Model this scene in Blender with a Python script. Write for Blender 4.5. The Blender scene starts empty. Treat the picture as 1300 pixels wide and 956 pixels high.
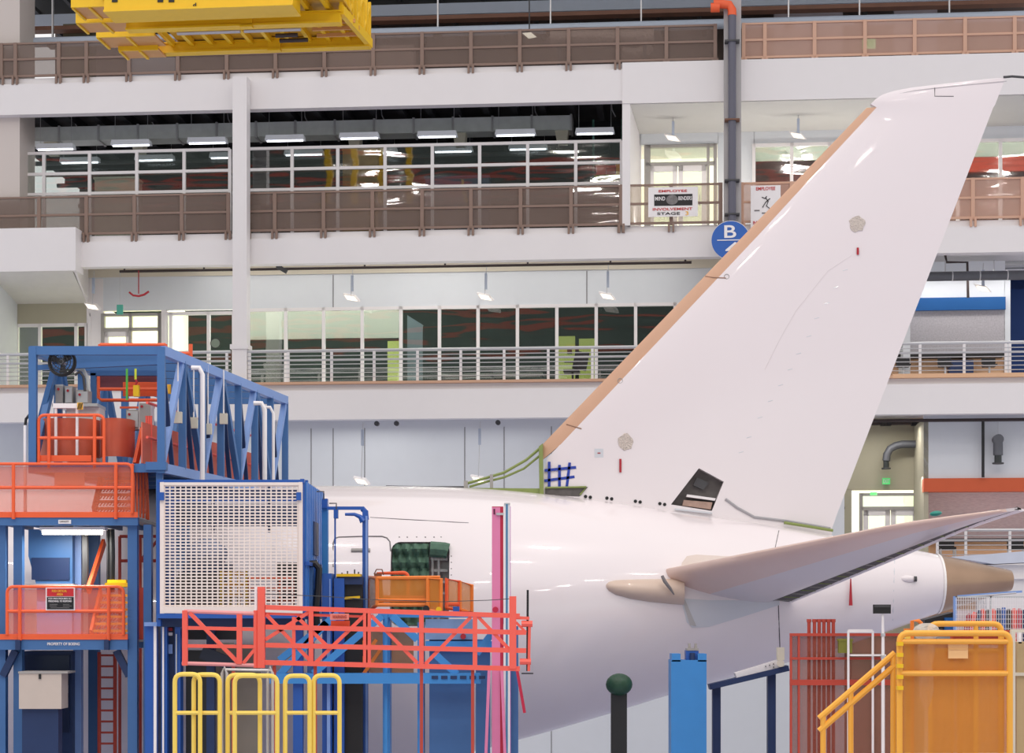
import bpy, bmesh, math, random
from mathutils import Vector, Matrix
random.seed(7)
C = bpy.context.scene.collection
SC = bpy.context.scene
FPX, V0, ZC = 2480.0, 780.0, 5.0
# ---------------------------------------------------------------- camera
cam = bpy.data.cameras.new('camera'); camo = bpy.data.objects.new('camera', cam); C.objects.link(camo)
camo.location = (0, 0, ZC); camo.rotation_euler = (math.pi/2, 0, 0)
cam.sensor_width = 36; cam.lens = FPX/1300*36; cam.shift_y = (V0-478)/1300; cam.clip_end = 400
SC.camera = camo
# ---------------------------------------------------------------- world and lights
w = bpy.data.worlds.new('hall_light'); SC.world = w; w.use_nodes = True
bg = w.node_tree.nodes['Background']; bg.inputs[0].default_value = (1.0, 0.985, 0.99, 1); bg.inputs[1].default_value = .72
SC.view_settings.view_transform = 'Standard'; SC.view_settings.look = 'None'
SC.view_settings.gamma = 1; SC.view_settings.use_curve_mapping = False; SC.view_settings.exposure = 0.42
def area_light(name, loc, size, power, color=(1, .95, .9), rot=(0, 0, 0)):
    l = bpy.data.lights.new(name, 'AREA'); l.shape = 'RECTANGLE'; l.size, l.size_y = size; l.energy = power; l.color = color
    o = bpy.data.objects.new(name, l); C.objects.link(o); o.location = loc; o.rotation_euler = rot
    return o
# rows of high-bay lamps under the hall roof
for yy in (-22, -12, -2, 8, 18, 28):
    for xx in (-18, -6, 6, 18):
        area_light('high_bay_lamp', (xx, yy, 31), (1.6, .5), 380, (1, .90, .84))
# large fill light added behind the viewpoint to brighten the fronts
area_light('front_fill_light', (0, -58.5, 11), (110, 18), 42000, (1, .965, .965), (math.pi/2, 0, math.pi))
# ---------------------------------------------------------------- materials
def S(r, g, b):
    f = lambda c: (c/255/12.92) if c/255 <= .04045 else ((c/255+.055)/1.055)**2.4
    return (f(r), f(g), f(b), 1)
MAT = {}
def mat(name, col, rough=.5, metal=0., var=.06, scale=3., coat=0., alpha=1., emit=0., bump=0., stretch=None, spec=None):
    if name in MAT: return MAT[name]
    m = bpy.data.materials.new(name); m.use_nodes = True; nt = m.node_tree; N = nt.nodes; L = nt.links
    p = N['Principled BSDF']; c = S(*col)
    tc = N.new('ShaderNodeTexCoord'); mp = N.new('ShaderNodeMapping'); L.new(tc.outputs['Object'], mp.inputs[0])
    if stretch: mp.inputs['Scale'].default_value = stretch
    nz = N.new('ShaderNodeTexNoise'); nz.inputs['Scale'].default_value = scale; nz.inputs['Detail'].default_value = 4
    L.new(mp.outputs[0], nz.inputs['Vector'])
    mx = N.new('ShaderNodeMix'); mx.data_type = 'RGBA'
    mx.inputs[6].default_value = tuple(x*(1-var) for x in c[:3])+(1,); mx.inputs[7].default_value = tuple(min(1, x*(1+var)) for x in c[:3])+(1,)
    L.new(nz.outputs[0], mx.inputs[0]); L.new(mx.outputs[2], p.inputs['Base Color'])
    p.inputs['Roughness'].default_value = rough; p.inputs['Metallic'].default_value = metal
    p.inputs['Coat Weight'].default_value = coat; p.inputs['Coat Roughness'].default_value = .04
    if spec is not None: p.inputs['Specular IOR Level'].default_value = spec
    if emit: p.inputs['Emission Color'].default_value = c; p.inputs['Emission Strength'].default_value = emit
    if alpha < 1: p.inputs['Alpha'].default_value = alpha
    if bump:
        b = N.new('ShaderNodeBump'); b.inputs['Strength'].default_value = bump; b.inputs['Distance'].default_value = .05
        L.new(nz.outputs[0], b.inputs['Height']); L.new(b.outputs[0], p.inputs['Normal'])
    MAT[name] = m; return m
white = mat('white_paint', (232, 228, 228), .6, var=.015)
whiteb = mat('cool_white_wall', (218, 222, 226), .7, var=.02)
cream = mat('cream_soffit', (215, 208, 190), .7, var=.03)
skin = mat('aircraft_white_gloss', (232, 224, 226), .28, var=.008, coat=.6, scale=.6)
skin2 = mat('aircraft_grey_white', (205, 208, 214), .35, coat=.3, var=.01)
skin3 = mat('primer_beige_skin', (214, 200, 192), .4, coat=.3, var=.03)
tan = mat('bare_composite_tan', (202, 160, 132), .5, var=.06)
bronze = mat('heat_treated_titanium', (168, 140, 118), .3, .85, var=.25, scale=1.2)
gapm = mat('seam_grey', (120, 116, 118), .7)
darkgap = mat('dark_bay', (92, 88, 86), .8, var=.4, scale=9)
primer = mat('green_primer', (132, 146, 82), .5, var=.15, scale=8)
quilt = mat('green_insulation', (78, 110, 92), .75, var=.35, scale=5, bump=.8)
tealm = mat('teal_cover', (14, 128, 112), .4)
blue = mat('blue_paint', (66, 110, 164), .45, var=.08)
blue2 = mat('royal_blue_paint', (36, 88, 170), .4, var=.08)
blue3 = mat('bright_blue_paint', (58, 136, 204), .45, var=.08)
navy = mat('navy_paint', (28, 50, 92), .5, var=.15)
navyw = mat('navy_wall', (8, 48, 104), .7, var=.1)
cobalt = mat('cobalt_band', (8, 84, 148), .6, var=.04)
periw = mat('pale_blue_paint', (128, 160, 216), .45, var=.06)
orange = mat('orange_paint', (238, 98, 52), .45, var=.06)
orange2 = mat('amber_orange_paint', (236, 130, 50), .45, var=.06)
red = mat('coral_red_paint', (244, 100, 84), .45, var=.05)
redd = mat('dark_red_paint', (184, 68, 52), .5, var=.08)
omesh = mat('orange_mesh_sheet', (240, 128, 92), .6, alpha=.4, var=.05)
amesh = mat('amber_mesh_sheet', (214, 138, 48), .6, alpha=.6, var=.08)
rmesh = mat('red_mesh_sheet', (148, 78, 60), .6, alpha=.5, var=.1)
yellow = mat('yellow_paint', (236, 190, 20), .45, var=.05, scale=5)
yellow2 = mat('amber_yellow_paint', (240, 172, 62), .4, var=.05)
yellow3 = mat('pale_yellow_paint', (244, 212, 96), .4, var=.05)
ytan = mat('tan_plate', (206, 150, 92), .5, var=.12)
pink = mat('pink_paint', (222, 128, 170), .45, var=.04)
crim = mat('crimson_paint', (186, 32, 66), .45, var=.08)
steel = mat('stainless_steel', (196, 196, 198), .35, .5, var=.05)
galv = mat('galvanised_duct', (206, 210, 208), .55, .0, var=.15, scale=4)
dgalv = mat('dark_duct', (98, 100, 106), .5, .3, var=.15, scale=4)
grey = mat('grey_enclosure', (162, 158, 154), .5, var=.06)
dgrey = mat('dark_grey', (70, 70, 72), .6, var=.15)
black = mat('black_plastic', (26, 26, 28), .5, var=.2)
brownr = mat('bronze_rail', (136, 112, 100), .5, var=.05)
bmesh_m = mat('bronze_perforated_sheet', (128, 108, 98), .6, alpha=.52, var=.06)
peach = mat('peach_rail', (206, 164, 140), .5, var=.05)
pmesh = mat('peach_perforated_sheet', (206, 168, 150), .6, alpha=.5, var=.06)
conduit = mat('black_iron_pipe', (58, 46, 44), .5)
pipew = mat('pale_blue_pipe', (180, 190, 206), .5, var=.05)
rust = mat('rust_brown_beam', (116, 78, 60), .6, var=.2)
ceild = mat('dark_deck_ceiling', (52, 50, 52), .9, var=.3, scale=2)
wallbr = mat('brown_grey_wall', (118, 104, 98), .9, var=.08)
beige = mat('beige_wall', (178, 172, 150), .8, var=.03)
floorm = mat('polished_floor', (188, 190, 210), .3, var=.06, scale=.5)
woodm = mat('light_wood_panel', (222, 178, 140), .5, var=.08, scale=6, stretch=(1, 1, 6))
speck = mat('speckled_grey_wall', (178, 174, 178), .9, var=.3, scale=22)
brick = mat('speckled_purple_brick', (170, 154, 156), .9, var=.3, scale=9, stretch=(1, 1, 7))
orangew = mat('burnt_orange_band', (206, 92, 52), .6, var=.04)
teal_blind = mat('pale_green_blind', (186, 200, 192), .8, var=.03)
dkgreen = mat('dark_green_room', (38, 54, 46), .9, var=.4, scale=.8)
_nt = teal_blind.node_tree; _p = _nt.nodes['Principled BSDF']; _tr = _nt.nodes.new('ShaderNodeBsdfTranslucent'); _tr.inputs[0].default_value = (.8, .8, .75, 1); _ms = _nt.nodes.new('ShaderNodeMixShader'); _ms.inputs[0].default_value = .6
_nt.links.new(_p.outputs[0], _ms.inputs[1]); _nt.links.new(_tr.outputs[0], _ms.inputs[2]); _nt.links.new(_ms.outputs[0], _nt.nodes['Material Output'].inputs[0])
lime = mat('lime_partition', (190, 200, 110), .7, var=.04, emit=.25)  # weak emission brightens the partition, which is no lamp
litw = mat('glowing_room_wall', (240, 238, 206), .8, var=.05, emit=1.3)  # emission makes the wall glow in place of the room's own lighting
lamp_on = mat('lamp_glow', (255, 246, 226), .5, emit=1.1)
lamp_soft = mat('fluorescent_reflector', (216, 218, 226), .5, emit=.12)
green_sign = mat('exit_green', (40, 190, 90), .5, emit=.5)
signw = mat('sign_white', (240, 236, 236), .6, var=.01)
signr = mat('sign_red', (200, 36, 44), .5)
signbl = mat('sign_blue', (40, 96, 180), .5, var=.02)
signk = mat('sign_black', (22, 22, 26), .5)
signy = mat('sign_yellow', (250, 190, 60), .5)
signgr = mat('print_grey', (120, 116, 116), .6, var=.6, scale=14)
tape = mat('blue_tape', (36, 62, 160), .6, var=.08)
redtag = mat('red_streamer', (170, 36, 50), .7)
olive = mat('olive_box', (122, 122, 44), .6)
plastic = mat('clear_plastic_wrap', (222, 214, 204), .2, alpha=.55, var=.1, scale=10, bump=.6)
film = mat('crumpled_film', (214, 202, 192), .35, var=.4, scale=40, bump=1.)
oppdark = mat('far_hall_wall', (70, 78, 74), .8, var=.3, scale=.15)
oppred = mat('far_red_girder', (150, 66, 54), .6, var=.3, scale=.2)
def glass_mat():
    m = bpy.data.materials.new('window_glass'); m.use_nodes = True; nt = m.node_tree; N = nt.nodes; L = nt.links
    N.remove(N['Principled BSDF']); out = N['Material Output']
    tr = N.new('ShaderNodeBsdfTransparent'); tr.inputs[0].default_value = (.9, .94, .92, 1)
    gl = N.new('ShaderNodeBsdfGlossy'); gl.inputs['Roughness'].default_value = .03; gl.inputs[0].default_value = (.9, .9, .9, 1)
    nz = N.new('ShaderNodeTexNoise'); nz.inputs['Scale'].default_value = .55; nz.inputs['Detail'].default_value = 2
    b = N.new('ShaderNodeBump'); b.inputs['Strength'].default_value = .14; b.inputs['Distance'].default_value = .12
    tc = N.new('ShaderNodeTexCoord'); mp = N.new('ShaderNodeMapping'); mp.inputs['Scale'].default_value = (.5, 1, 2.2)
    L.new(tc.outputs['Object'], mp.inputs[0]); L.new(mp.outputs[0], nz.inputs['Vector'])
    L.new(nz.outputs[0], b.inputs['Height']); L.new(b.outputs[0], gl.inputs['Normal'])
    mx = N.new('ShaderNodeMixShader'); mx.inputs[0].default_value = .2
    L.new(tr.outputs[0], mx.inputs[1]); L.new(gl.outputs[0], mx.inputs[2]); L.new(mx.outputs[0], out.inputs[0])
    return m
glass = glass_mat()
# ---------------------------------------------------------------- geometry helpers
TH = math.atan(.09); O54 = Vector((0, 54, 0)); EX = Vector((math.cos(TH), -math.sin(TH), 0)); EY = Vector((math.sin(TH), math.cos(TH), 0))
def P(u, v, Y): return Vector(((u-650)/FPX*Y, Y, ZC+(V0-v)/FPX*Y))          # a point of the hall
def F(u, v, wd=0.):                                                           # a point of the building, in its own frame
    d = Vector(((u-650)/FPX, 1, (V0-v)/FPX)); t = (wd+O54.dot(EY))/d.dot(EY); q = d*t-O54
    return Vector((q.dot(EX), wd, ZC+(V0-v)/FPX*t))
def fx(u, wd=0.): return F(u, V0, wd).x
def fz(u, v, wd=0.): return F(u, v, wd).z
def bm_new(): return bmesh.new()
def hexa(bm, c):
    vs = [bm.verts.new(p) for p in c]
    for f in ((0, 1, 2, 3), (7, 6, 5, 4), (0, 4, 5, 1), (1, 5, 6, 2), (2, 6, 7, 3), (3, 7, 4, 0)): bm.faces.new([vs[i] for i in f])
def box(bm, x0, x1, y0, y1, z0, z1):
    if x0 > x1: x0, x1 = x1, x0
    if z0 > z1: z0, z1 = z1, z0
    hexa(bm, [(x0, y0, z0), (x1, y0, z0), (x1, y0, z1), (x0, y0, z1), (x0, y1, z0), (x1, y1, z0), (x1, y1, z1), (x0, y1, z1)])
    return bm
def bar(bm, p, q, a, b=None):
    p, q = Vector(p), Vector(q); b = b or a; d = (q-p).normalized()
    s = Vector((0, 0, 1)) if abs(d.z) < .9 else Vector((0, 1, 0))
    n1 = d.cross(s).normalized()*a/2; n2 = n1.cross(d).normalized()*b/2
    hexa(bm, [p-n1-n2, p+n1-n2, p+n1+n2, p-n1+n2, q-n1-n2, q+n1-n2, q+n1+n2, q-n1+n2]); return bm
def tube(bm, pts, r, n=8, closed=False):
    pts = [Vector(p) for p in pts]; rings = []; m = len(pts)
    up = None
    for i, p in enumerate(pts):
        if closed: d = (pts[(i+1) % m]-pts[i-1])
        else: d = pts[min(i+1, m-1)]-pts[max(i-1, 0)]
        d.normalize()
        if up is None: up = d.orthogonal().normalized()
        up = (up-d*up.dot(d)).normalized(); sd = d.cross(up)
        rr = r[i] if isinstance(r, (list, tuple)) else r
        rings.append([bm.verts.new(p+(up*math.cos(2*math.pi*k/n)+sd*math.sin(2*math.pi*k/n))*rr) for k in range(n)])
    for i in range(m if closed else m-1):
        A, B = rings[i], rings[(i+1) % m]
        for k in range(n): bm.faces.new((A[k], A[(k+1) % n], B[(k+1) % n], B[k]))
    if not closed:
        bm.faces.new(rings[0][::-1]); bm.faces.new(rings[-1])
    return bm
def arc(p0, corner, p1, r, n=5):                                              # points rounding a corner
    p0, corner, p1 = Vector(p0), Vector(corner), Vector(p1)
    a = corner+(p0-corner).normalized()*r; b = corner+(p1-corner).normalized()*r
    return [(a*(1-t)**2+corner*2*t*(1-t)+b*t*t) for t in [i/n for i in range(n+1)]]
def prism(bm, poly, y0, y1):                                                  # poly of (x, z), extruded in y
    A = [bm.verts.new((p[0], y0, p[1])) for p in poly]; B = [bm.verts.new((p[0], y1, p[1])) for p in poly]; n = len(poly)
    bm.faces.new(A); bm.faces.new(B[::-1])
    for i in range(n): bm.faces.new((A[i], B[i], B[(i+1) % n], A[(i+1) % n]))
    return bm
def disc(bm, c, r, y0, y1, n=32): return prism(bm, [(c[0]+r*math.cos(2*math.pi*i/n), c[1]+r*math.sin(2*math.pi*i/n)) for i in range(n)], y0, y1)
def loft(bm, rings, caps=True, closed=True):
    R = [[bm.verts.new(p) for p in r] for r in rings]; n = len(R[0])
    for a, b in zip(R, R[1:]):
        for k in range(n if closed else n-1): bm.faces.new((a[k], a[(k+1) % n], b[(k+1) % n], b[k]))
    if caps and closed: bm.faces.new(R[0][::-1]); bm.faces.new(R[-1])
    return bm
def text_bm(s, x0, x1, z0, z1, y, depth=.004):
    cu = bpy.data.curves.new('writing', 'FONT'); cu.body = s; cu.extrude = .01; cu.offset = .012
    o = bpy.data.objects.new('writing', cu); C.objects.link(o); bpy.context.view_layer.update()
    me = bpy.data.meshes.new_from_object(o.evaluated_get(bpy.context.evaluated_depsgraph_get()))
    bpy.data.objects.remove(o); bm = bm_new(); bm.from_mesh(me); bpy.data.meshes.remove(me)
    xs = [v.co.x for v in bm.verts]; ys = [v.co.y for v in bm.verts]
    a, b, c, d = min(xs), max(xs), min(ys), max(ys)
    for v in bm.verts:
        x, yy, zz = v.co; v.co = (x0+(x-a)/(b-a)*(x1-x0), y-depth if zz > 0 else y+depth, z0+(yy-c)/(d-c)*(z1-z0))
    return bm
def link(name, bm, m, parent=None, smooth=False, loc=(0, 0, 0), rotz=0, sub=(0, 0, 0)):
    me = bpy.data.meshes.new(name); bmesh.ops.recalc_face_normals(bm, faces=bm.faces)
    if sub != (0, 0, 0): bmesh.ops.translate(bm, verts=bm.verts, vec=-Vector(sub))
    bm.to_mesh(me); bm.free(); me.materials.append(m)
    if smooth:
        for p in me.polygons: p.use_smooth = True
        try: me.set_sharp_from_angle(angle=math.radians(38))
        except Exception: pass
    o = bpy.data.objects.new(name, me); C.objects.link(o); o.parent = parent; o.location = loc; o.rotation_euler = (0, 0, rotz)
    return o
class T:                                                                      # a thing: Empty at its base, meshes as parts
    def __init__(s, name, label, cat, base, fr='W', group=None, kind=None):
        s.b = Vector(base); s.fr = fr; s.o = bpy.data.objects.new(name, None); C.objects.link(s.o); s.o.empty_display_size = .2
        if fr == 'F': s.o.location = O54+EX*s.b.x+EY*s.b.y+Vector((0, 0, s.b.z)); s.o.rotation_euler = (0, 0, -TH)
        elif fr == 'K': s.o.location = KO+KX*s.b.x+KY*s.b.y+Vector((0, 0, s.b.z)); s.o.rotation_euler = (0, 0, -KT)
        else: s.o.location = s.b
        if label: s.o['label'] = label
        if cat: s.o['category'] = cat
        if group: s.o['group'] = group
        if kind: s.o['kind'] = kind
    def p(s, name, bm, m, parent=None, smooth=False, label=None):
        o = link(name, bm, m, parent or s.o, smooth, sub=tuple(s.b)); 
        if label: o['label'] = label
        return o
def one(name, bm, m, label, cat, base, fr='W', group=None, smooth=False):     # a thing that is one mesh
    b = Vector(base); o = link(name, bm, m, None, smooth, sub=tuple(b))
    if fr == 'F': o.location = O54+EX*b.x+EY*b.y+Vector((0, 0, b.z)); o.rotation_euler = (0, 0, -TH)
    else: o.location = b
    o['label'] = label; o['category'] = cat
    if group: o['group'] = group
    return o
def st(name, bm, m, fr='F', label=None, cat=None, smooth=False):              # the setting
    o = link(name, bm, m, None, smooth, loc=tuple(O54) if fr == 'F' else (0, 0, 0), rotz=-TH if fr == 'F' else 0)
    o['kind'] = 'structure'
    if label: o['label'] = label
    if cat: o['category'] = cat
    return o
def copy_tree(o, loc, label=None, parent=None):
    c = o.copy(); C.objects.link(c)
    if parent is not None: c.parent = parent
    else: c.location = loc
    if label: c['label'] = label
    for ch in [x for x in bpy.data.objects if x.parent == o]: copy_tree(ch, None, None, c)
    return c
KT = math.atan(.115); KO = Vector((0, 43, 0)); KX = Vector((math.cos(KT), -math.sin(KT), 0)); KY = Vector((math.sin(KT), math.cos(KT), 0))

# ================================================================ BUILDING
XL, XR = fx(-60), fx(1400)
Z4, Z4b, Z3, Z3b = fz(600, 84), fz(600, 132), fz(600, 290), fz(600, 331)
Z2, Z2b = fz(600, 485, -.6), fz(600, 531, -.6)
ROOF = 24.6; RW = 1.9
st('floor', box(bm_new(), -70, 70, -62, 90, -.3, 0), floorm, 'W', 'polished grey concrete hall floor', 'floor')
b = bm_new(); box(b, -70, 70, -61, -60, 0, 56)
st('wall_opposite', b, oppdark, 'W', 'dark far wall of the hall behind the viewpoint', 'wall')
b = bm_new(); box(b, -70, 70, -60.6, -59.8, 30.2, 31.8)
st('trim_1', b, oppred, 'W', 'red girder along the far hall wall', 'girder')
st('trim_22', box(bm_new(), -70, 70, -60.6, -59.8, 42.5, 44), oppred, 'W', 'upper red girder along the far hall wall', 'girder')
# slabs + fascias
def slab(name, x0, x1, z0, z1, w0, wd, lip=.18, inner=None):
    b = bm_new(); box(b, x0, x1, w0, w0+.35, z0, z1-lip); box(b, x0, x1, w0+.12, wd, z1-lip-.05, z1); box(b, x0, x1, w0+.35, wd, inner or z0+.25, z1-lip-.05)
    return st(name, b, white)
xB = fx(790); xC = fx(800)
slab('trim_2', XL, xB, Z4b, Z4, 0, 12, .18, Z4-.3)
slab('trim_3', xB, XR, fz(1000, 127), Z4, -.05, 12, .02)
slab('trim_4', XL, XR, Z3b, Z3, 0, 12, .18, Z3b+.48)
slab('trim_5', XL, XR, Z2b, Z2, -.6, 8)
st('trim_6', box(bm_new(), XL, fx(1130), -.66, -.3, Z2-.02, Z2+.05), tan)
st('trim_7', box(bm_new(), fx(1130), XR, -.66, -.3, Z2-.02, Z2+.09), woodm)
# roof and the dark top storey
st('ceiling', box(bm_new(), XL, XR, -.2, 12, ROOF, ROOF+.4), ceild, label='dark roof deck over the top gallery', cat='ceiling')
st('wall_top', box(bm_new(), XL, XR, 9, 9.3, Z4, ROOF), wallbr)
b = bm_new()
for i in range(26): x = XL+(XR-XL)*i/25; bar(b, (x, 3, ROOF-.2), (x+.9, 8.5, ROOF-1.2), .12)
st('trim_8', b, dgrey, label='dark roof bracing', cat='bracing')
st('trim_9', box(bm_new(), XL, XR, 4.0, 4.5, fz(600, 17, 4), fz(600, 3, 4)), pipew, label='pale blue steel beam under the roof', cat='beam')
st('trim_10', box(bm_new(), XL, XR, 2.5, 2.9, fz(600, 23, 2.5), fz(600, 18, 2.5)), rust, label='rust brown steel beam', cat='beam')
st('trim_11', box(bm_new(), XL, XR, 6.0, 6.4, fz(600, 10, 6), fz(600, -20, 6)), dgrey)
# the mezzanine hall between third and fourth deck (open, dark)
st('wall_mezzanine', box(bm_new(), XL, xB+.3, 11.6, 12, Z3, Z4-.2), wallbr)
st('ceiling_mezzanine', box(bm_new(), XL, xB, .4, 12, Z4-.34, Z4-.2), ceild)
b = bm_new()
for i in range(24):
    x = XL+(xB-XL)*i/23; box(b, x, x+.18, .5, 11.6, Z4-.6, Z4-.34)
for k in range(5): box(b, XL, xB, 4+k*2, 4.15+k*2, Z4-.75, Z4-.6)
st('trim_12', b, mat('dark_joists', (42, 42, 46), .9), label='dark ceiling joists of the mezzanine', cat='joists')
# recess walls with windows at RW
zw2 = fz(600, 388, RW)
def wall(name, x0, x1, z0, z1, m, w0=RW, th=.2): return st(name, box(bm_new(), x0, x1, w0, w0+th, z0, z1), m)
wall('wall_second_storey', fx(112, RW), fx(1160, RW), zw2, Z3b+.5, whiteb)
st('ceiling_balcony', box(bm_new(), fx(100), fx(1160), .3, RW+.1, Z3b+.42, Z3b+.5), cream)
st('trim_23', box(bm_new(), fx(112, RW), fx(1150, RW), RW-.06, RW+.02, fz(600, 345, RW), Z3b+.42), cream)
wall('wall_first_storey', XL, fx(1072, RW), 0, Z2b+.3, whiteb)
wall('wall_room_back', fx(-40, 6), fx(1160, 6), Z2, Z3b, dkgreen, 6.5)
wall('wall_pier', fx(205, RW), fx(211, RW), Z2, zw2, white, RW-.02, .25)
b = bm_new(); box(b, fx(22, RW)-.6, fx(22, RW), RW-1.9, RW+.2, Z2, fz(22, 385, RW)+.5); st('wall_left', b, whiteb)
# projecting left bay: fascia, sloping soffit, side cheek
xb0, xb1, xb2 = XL, fx(96, -.5), fx(110, RW)
zs0, zs1 = fz(60, 344, -.5), fz(60, 386, RW)
st('trim_13', box(bm_new(), xb0, xb1, -.5, .2, zs0, fz(60, 289, -.5)), white, label='deep projecting white fascia of the left bay', cat='fascia')
b = bm_new(); prism_pts = [(xb0, -.5, zs0), (xb1-.1, -.5, zs0), (xb2, RW+.05, zs1), (xb0, RW+.05, zs1)]
hexa(b, [Vector(p) for p in prism_pts]+[Vector(p)+Vector((0, .02, .12)) for p in prism_pts]); st('ceiling_bay', b, mat('warm_white_soffit', (222, 220, 212), .7))
b = bm_new(); q = [(xb1-.07, -.45, zs0), (xb1-.07, -.45, Z3b+.1), (xb2, RW, Z3b+.5), (xb2, RW, zs1)]
hexa(b, [Vector(p) for p in q]+[Vector(p)+Vector((.06, 0, 0)) for p in q]); st('wall_bay', b, white)
wall('wall_bay_head', xb0, xb2+.05, fz(60, 411, RW), zs1+.1, beige)
wall('wall_door_head', xb2, fx(131, RW), Z2, Z3b, white, RW-.01)
# upper right bay (fourth deck underside slopes down to the wall)
zu0, zu1 = fz(1000, 128), fz(1000, 167, RW)
b = bm_new(); q = [(xC, .0, zu0), (XR, .0, zu0), (XR, RW+.1, zu1), (fx(812, RW), RW+.1, zu1)]
hexa(b, [Vector(p) for p in q]+[Vector(p)+Vector((0, .05, .15)) for p in q]); st('ceiling_upper_bay', b, mat('grey_soffit', (196, 194, 190), .7, var=.02))
b = bm_new(); q = [(xC, .0, Z3), (fx(812, RW), RW, Z3), (fx(812, RW), RW, zu1), (xC, .0, zu0)]
hexa(b, [Vector(p) for p in q]+[Vector(p)-Vector((.08, 0, 0)) for p in q]); st('wall_upper_cheek', b, white)
st('wall_pier_upper', box(bm_new(), xB, xC, -.02, 11, Z3, Z4b+.3), white)
zh = fz(860, 183, RW)
wall('wall_upper_left', fx(812, RW), fx(814, RW), Z3, zu1, white)
wall('wall_upper_head', fx(812, RW), fx(912, RW), zh, zu1+.2, whiteb)
wall('wall_upper_mid', fx(911, RW), fx(958, RW), Z3, zu1+.2, whiteb)
wall('wall_upper_right', fx(957, RW), XR, fz(1000, 182, RW), zu1+.2, whiteb)
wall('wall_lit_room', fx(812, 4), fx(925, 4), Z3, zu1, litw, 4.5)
wall('wall_dark_room', fx(950, 5), XR, Z3, zu1, mat('maroon_room', (88, 54, 52), .9, var=.4, scale=.8), 5.5)
st('ceiling_lit_room', box(bm_new(), fx(812, 4), fx(935, 4), RW+.2, 4.5, zu1-.1, zu1), white)

# windows: frames + panes
wn = [0]
def window(us, vtop, zbot, wd, fm=white, fr=.09, umid=None, extra_h=None, gl=glass):
    wn[0] += 1; um = umid or (us[0]+us[-1])/2; zt = fz(um, vtop, wd); b = bm_new()
    x0, x1 = fx(us[0], wd), fx(us[-1], wd)
    t = T('window_%d' % wn[0], None, None, ((x0+x1)/2, wd, zbot), 'F', kind='structure')
    for u in us: box(b, fx(u, wd)-fr/2, fx(u, wd)+fr/2, wd-.06, wd+.06, zbot, zt)
    box(b, x0, x1, wd-.06, wd+.06, zt-fr, zt); box(b, x0, x1, wd-.06, wd+.06, zbot, zbot+fr)
    for e in (extra_h or []): box(b, x0, x1, wd-.05, wd+.05, fz(um, e, wd)-.03, fz(um, e, wd)+.03)
    t.p('window_frame', b, fm)
    for a, c in zip(us, us[1:]): t.p('pane', box(bm_new(), fx(a, wd)+fr/2, fx(c, wd)-fr/2, wd-.008, wd+.008, zbot+fr, zt-fr), gl)
    return t
window([22, 51, 97, 110], 411, Z2, RW+.05)
window([211, 217, 265, 297], 396, Z2, RW)
window([313, 363, 411, 460, 509, 558, 607, 657, 707, 757, 807, 857, 907], 388, Z2, RW, umid=600)
window([957, 1005, 1053, 1101, 1149, 1197, 1216, 1270, 1320, 1370], 182, Z3, RW, umid=1000)
# blinds + partitions behind the panes
for i, (a, c, v1) in enumerate([(314, 362, 432), (364, 410, 431), (412, 459, 430), (461, 507, 430)]):
    one('roller_blind', box(bm_new(), fx(a, RW+.3), fx(c, RW+.3), RW+.2, RW+.23, fz(a, v1, RW+.3), zw2+.15), teal_blind,
        ['pale roller blind in the window just right of the white column', 'pinkish grey roller blind in the second window pane right of the white column', 'pale roller blind in the third window pane right of the white column', 'pale green roller blind above the lime partition edge, fourth pane'][i], 'blind', (fx(a, RW), RW+.3, Z2), 'F', 'blinds in the second storey windows')
for i, (a, c) in enumerate([(957, 1004), (1006, 1052), (1054, 1100), (1217, 1269), (1271, 1319)]):
    one('roller_blind', box(bm_new(), fx(a, RW+.3), fx(c, RW+.3), RW+.2, RW+.23, fz(1000, 205, RW+.3), fz(1000, 178, RW+.3)), teal_blind,
        ['half drawn grey green blind beside the lower pipe column, top right storey', 'half drawn blind in second pane from the pipe column', 'half drawn blind touching the tan fin edge', 'half drawn blind above the red band right of the fin', 'half drawn blind at the right picture edge'][i], 'blind', (fx(a, RW), RW+.3, Z3), 'F', 'blinds in the top right windows')
one('red_wall_panel', box(bm_new(), fx(1180, 4), XR, 4, 4.1, fz(1200, 219, 4), fz(1200, 200, 4)), mat('red_orange_panel', (178, 58, 34), .5), 'red orange band inside the windows right of the fin top', 'wall panel', (fx(1250, 4), 4, Z3), 'F')
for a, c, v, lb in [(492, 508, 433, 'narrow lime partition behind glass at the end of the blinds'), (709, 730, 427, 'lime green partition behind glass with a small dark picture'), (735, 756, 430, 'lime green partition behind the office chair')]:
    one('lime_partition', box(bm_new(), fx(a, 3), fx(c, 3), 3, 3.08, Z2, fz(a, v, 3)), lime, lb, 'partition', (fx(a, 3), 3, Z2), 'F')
one('wall_picture', box(bm_new(), fx(720, 2.9), fx(726, 2.9), 2.95, 2.99, fz(720, 449, 2.9), fz(720, 443, 2.9)), dkgreen, 'small dark green picture on the lime partition', 'picture', (fx(723, 2.9), 2.95, fz(720, 449, 2.9)), 'F')
one('room_partition', prism(bm_new(), [(fx(517, 3), Z2), (fx(536, 3), Z2), (fx(536, 3), fz(536, 412, 3)), (fx(517, 3), fz(517, 400, 3))], 3, 3.1), mat('grey_blue_partition', (116, 130, 136), .8, emit=.08), 'slanted grey blue partition in the dark window right of the blinds', 'partition', (fx(525, 3), 3, Z2), 'F')  # slight emission lifts the partition out of the dark room
t = T('office_desk', 'low office desk seen through the dark middle windows', 'desk', (fx(620, 4), 4, Z2), 'F')
t.p('desk_top', box(bm_new(), fx(560, 4), fx(690, 4), 3.6, 4.4, Z2+.72, Z2+.76), grey)
for u in (562, 625, 688): t.p('leg', box(bm_new(), fx(u, 4)-.03, fx(u, 4)+.03, 3.7, 4.3, Z2, Z2+.72), dgrey)
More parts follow.
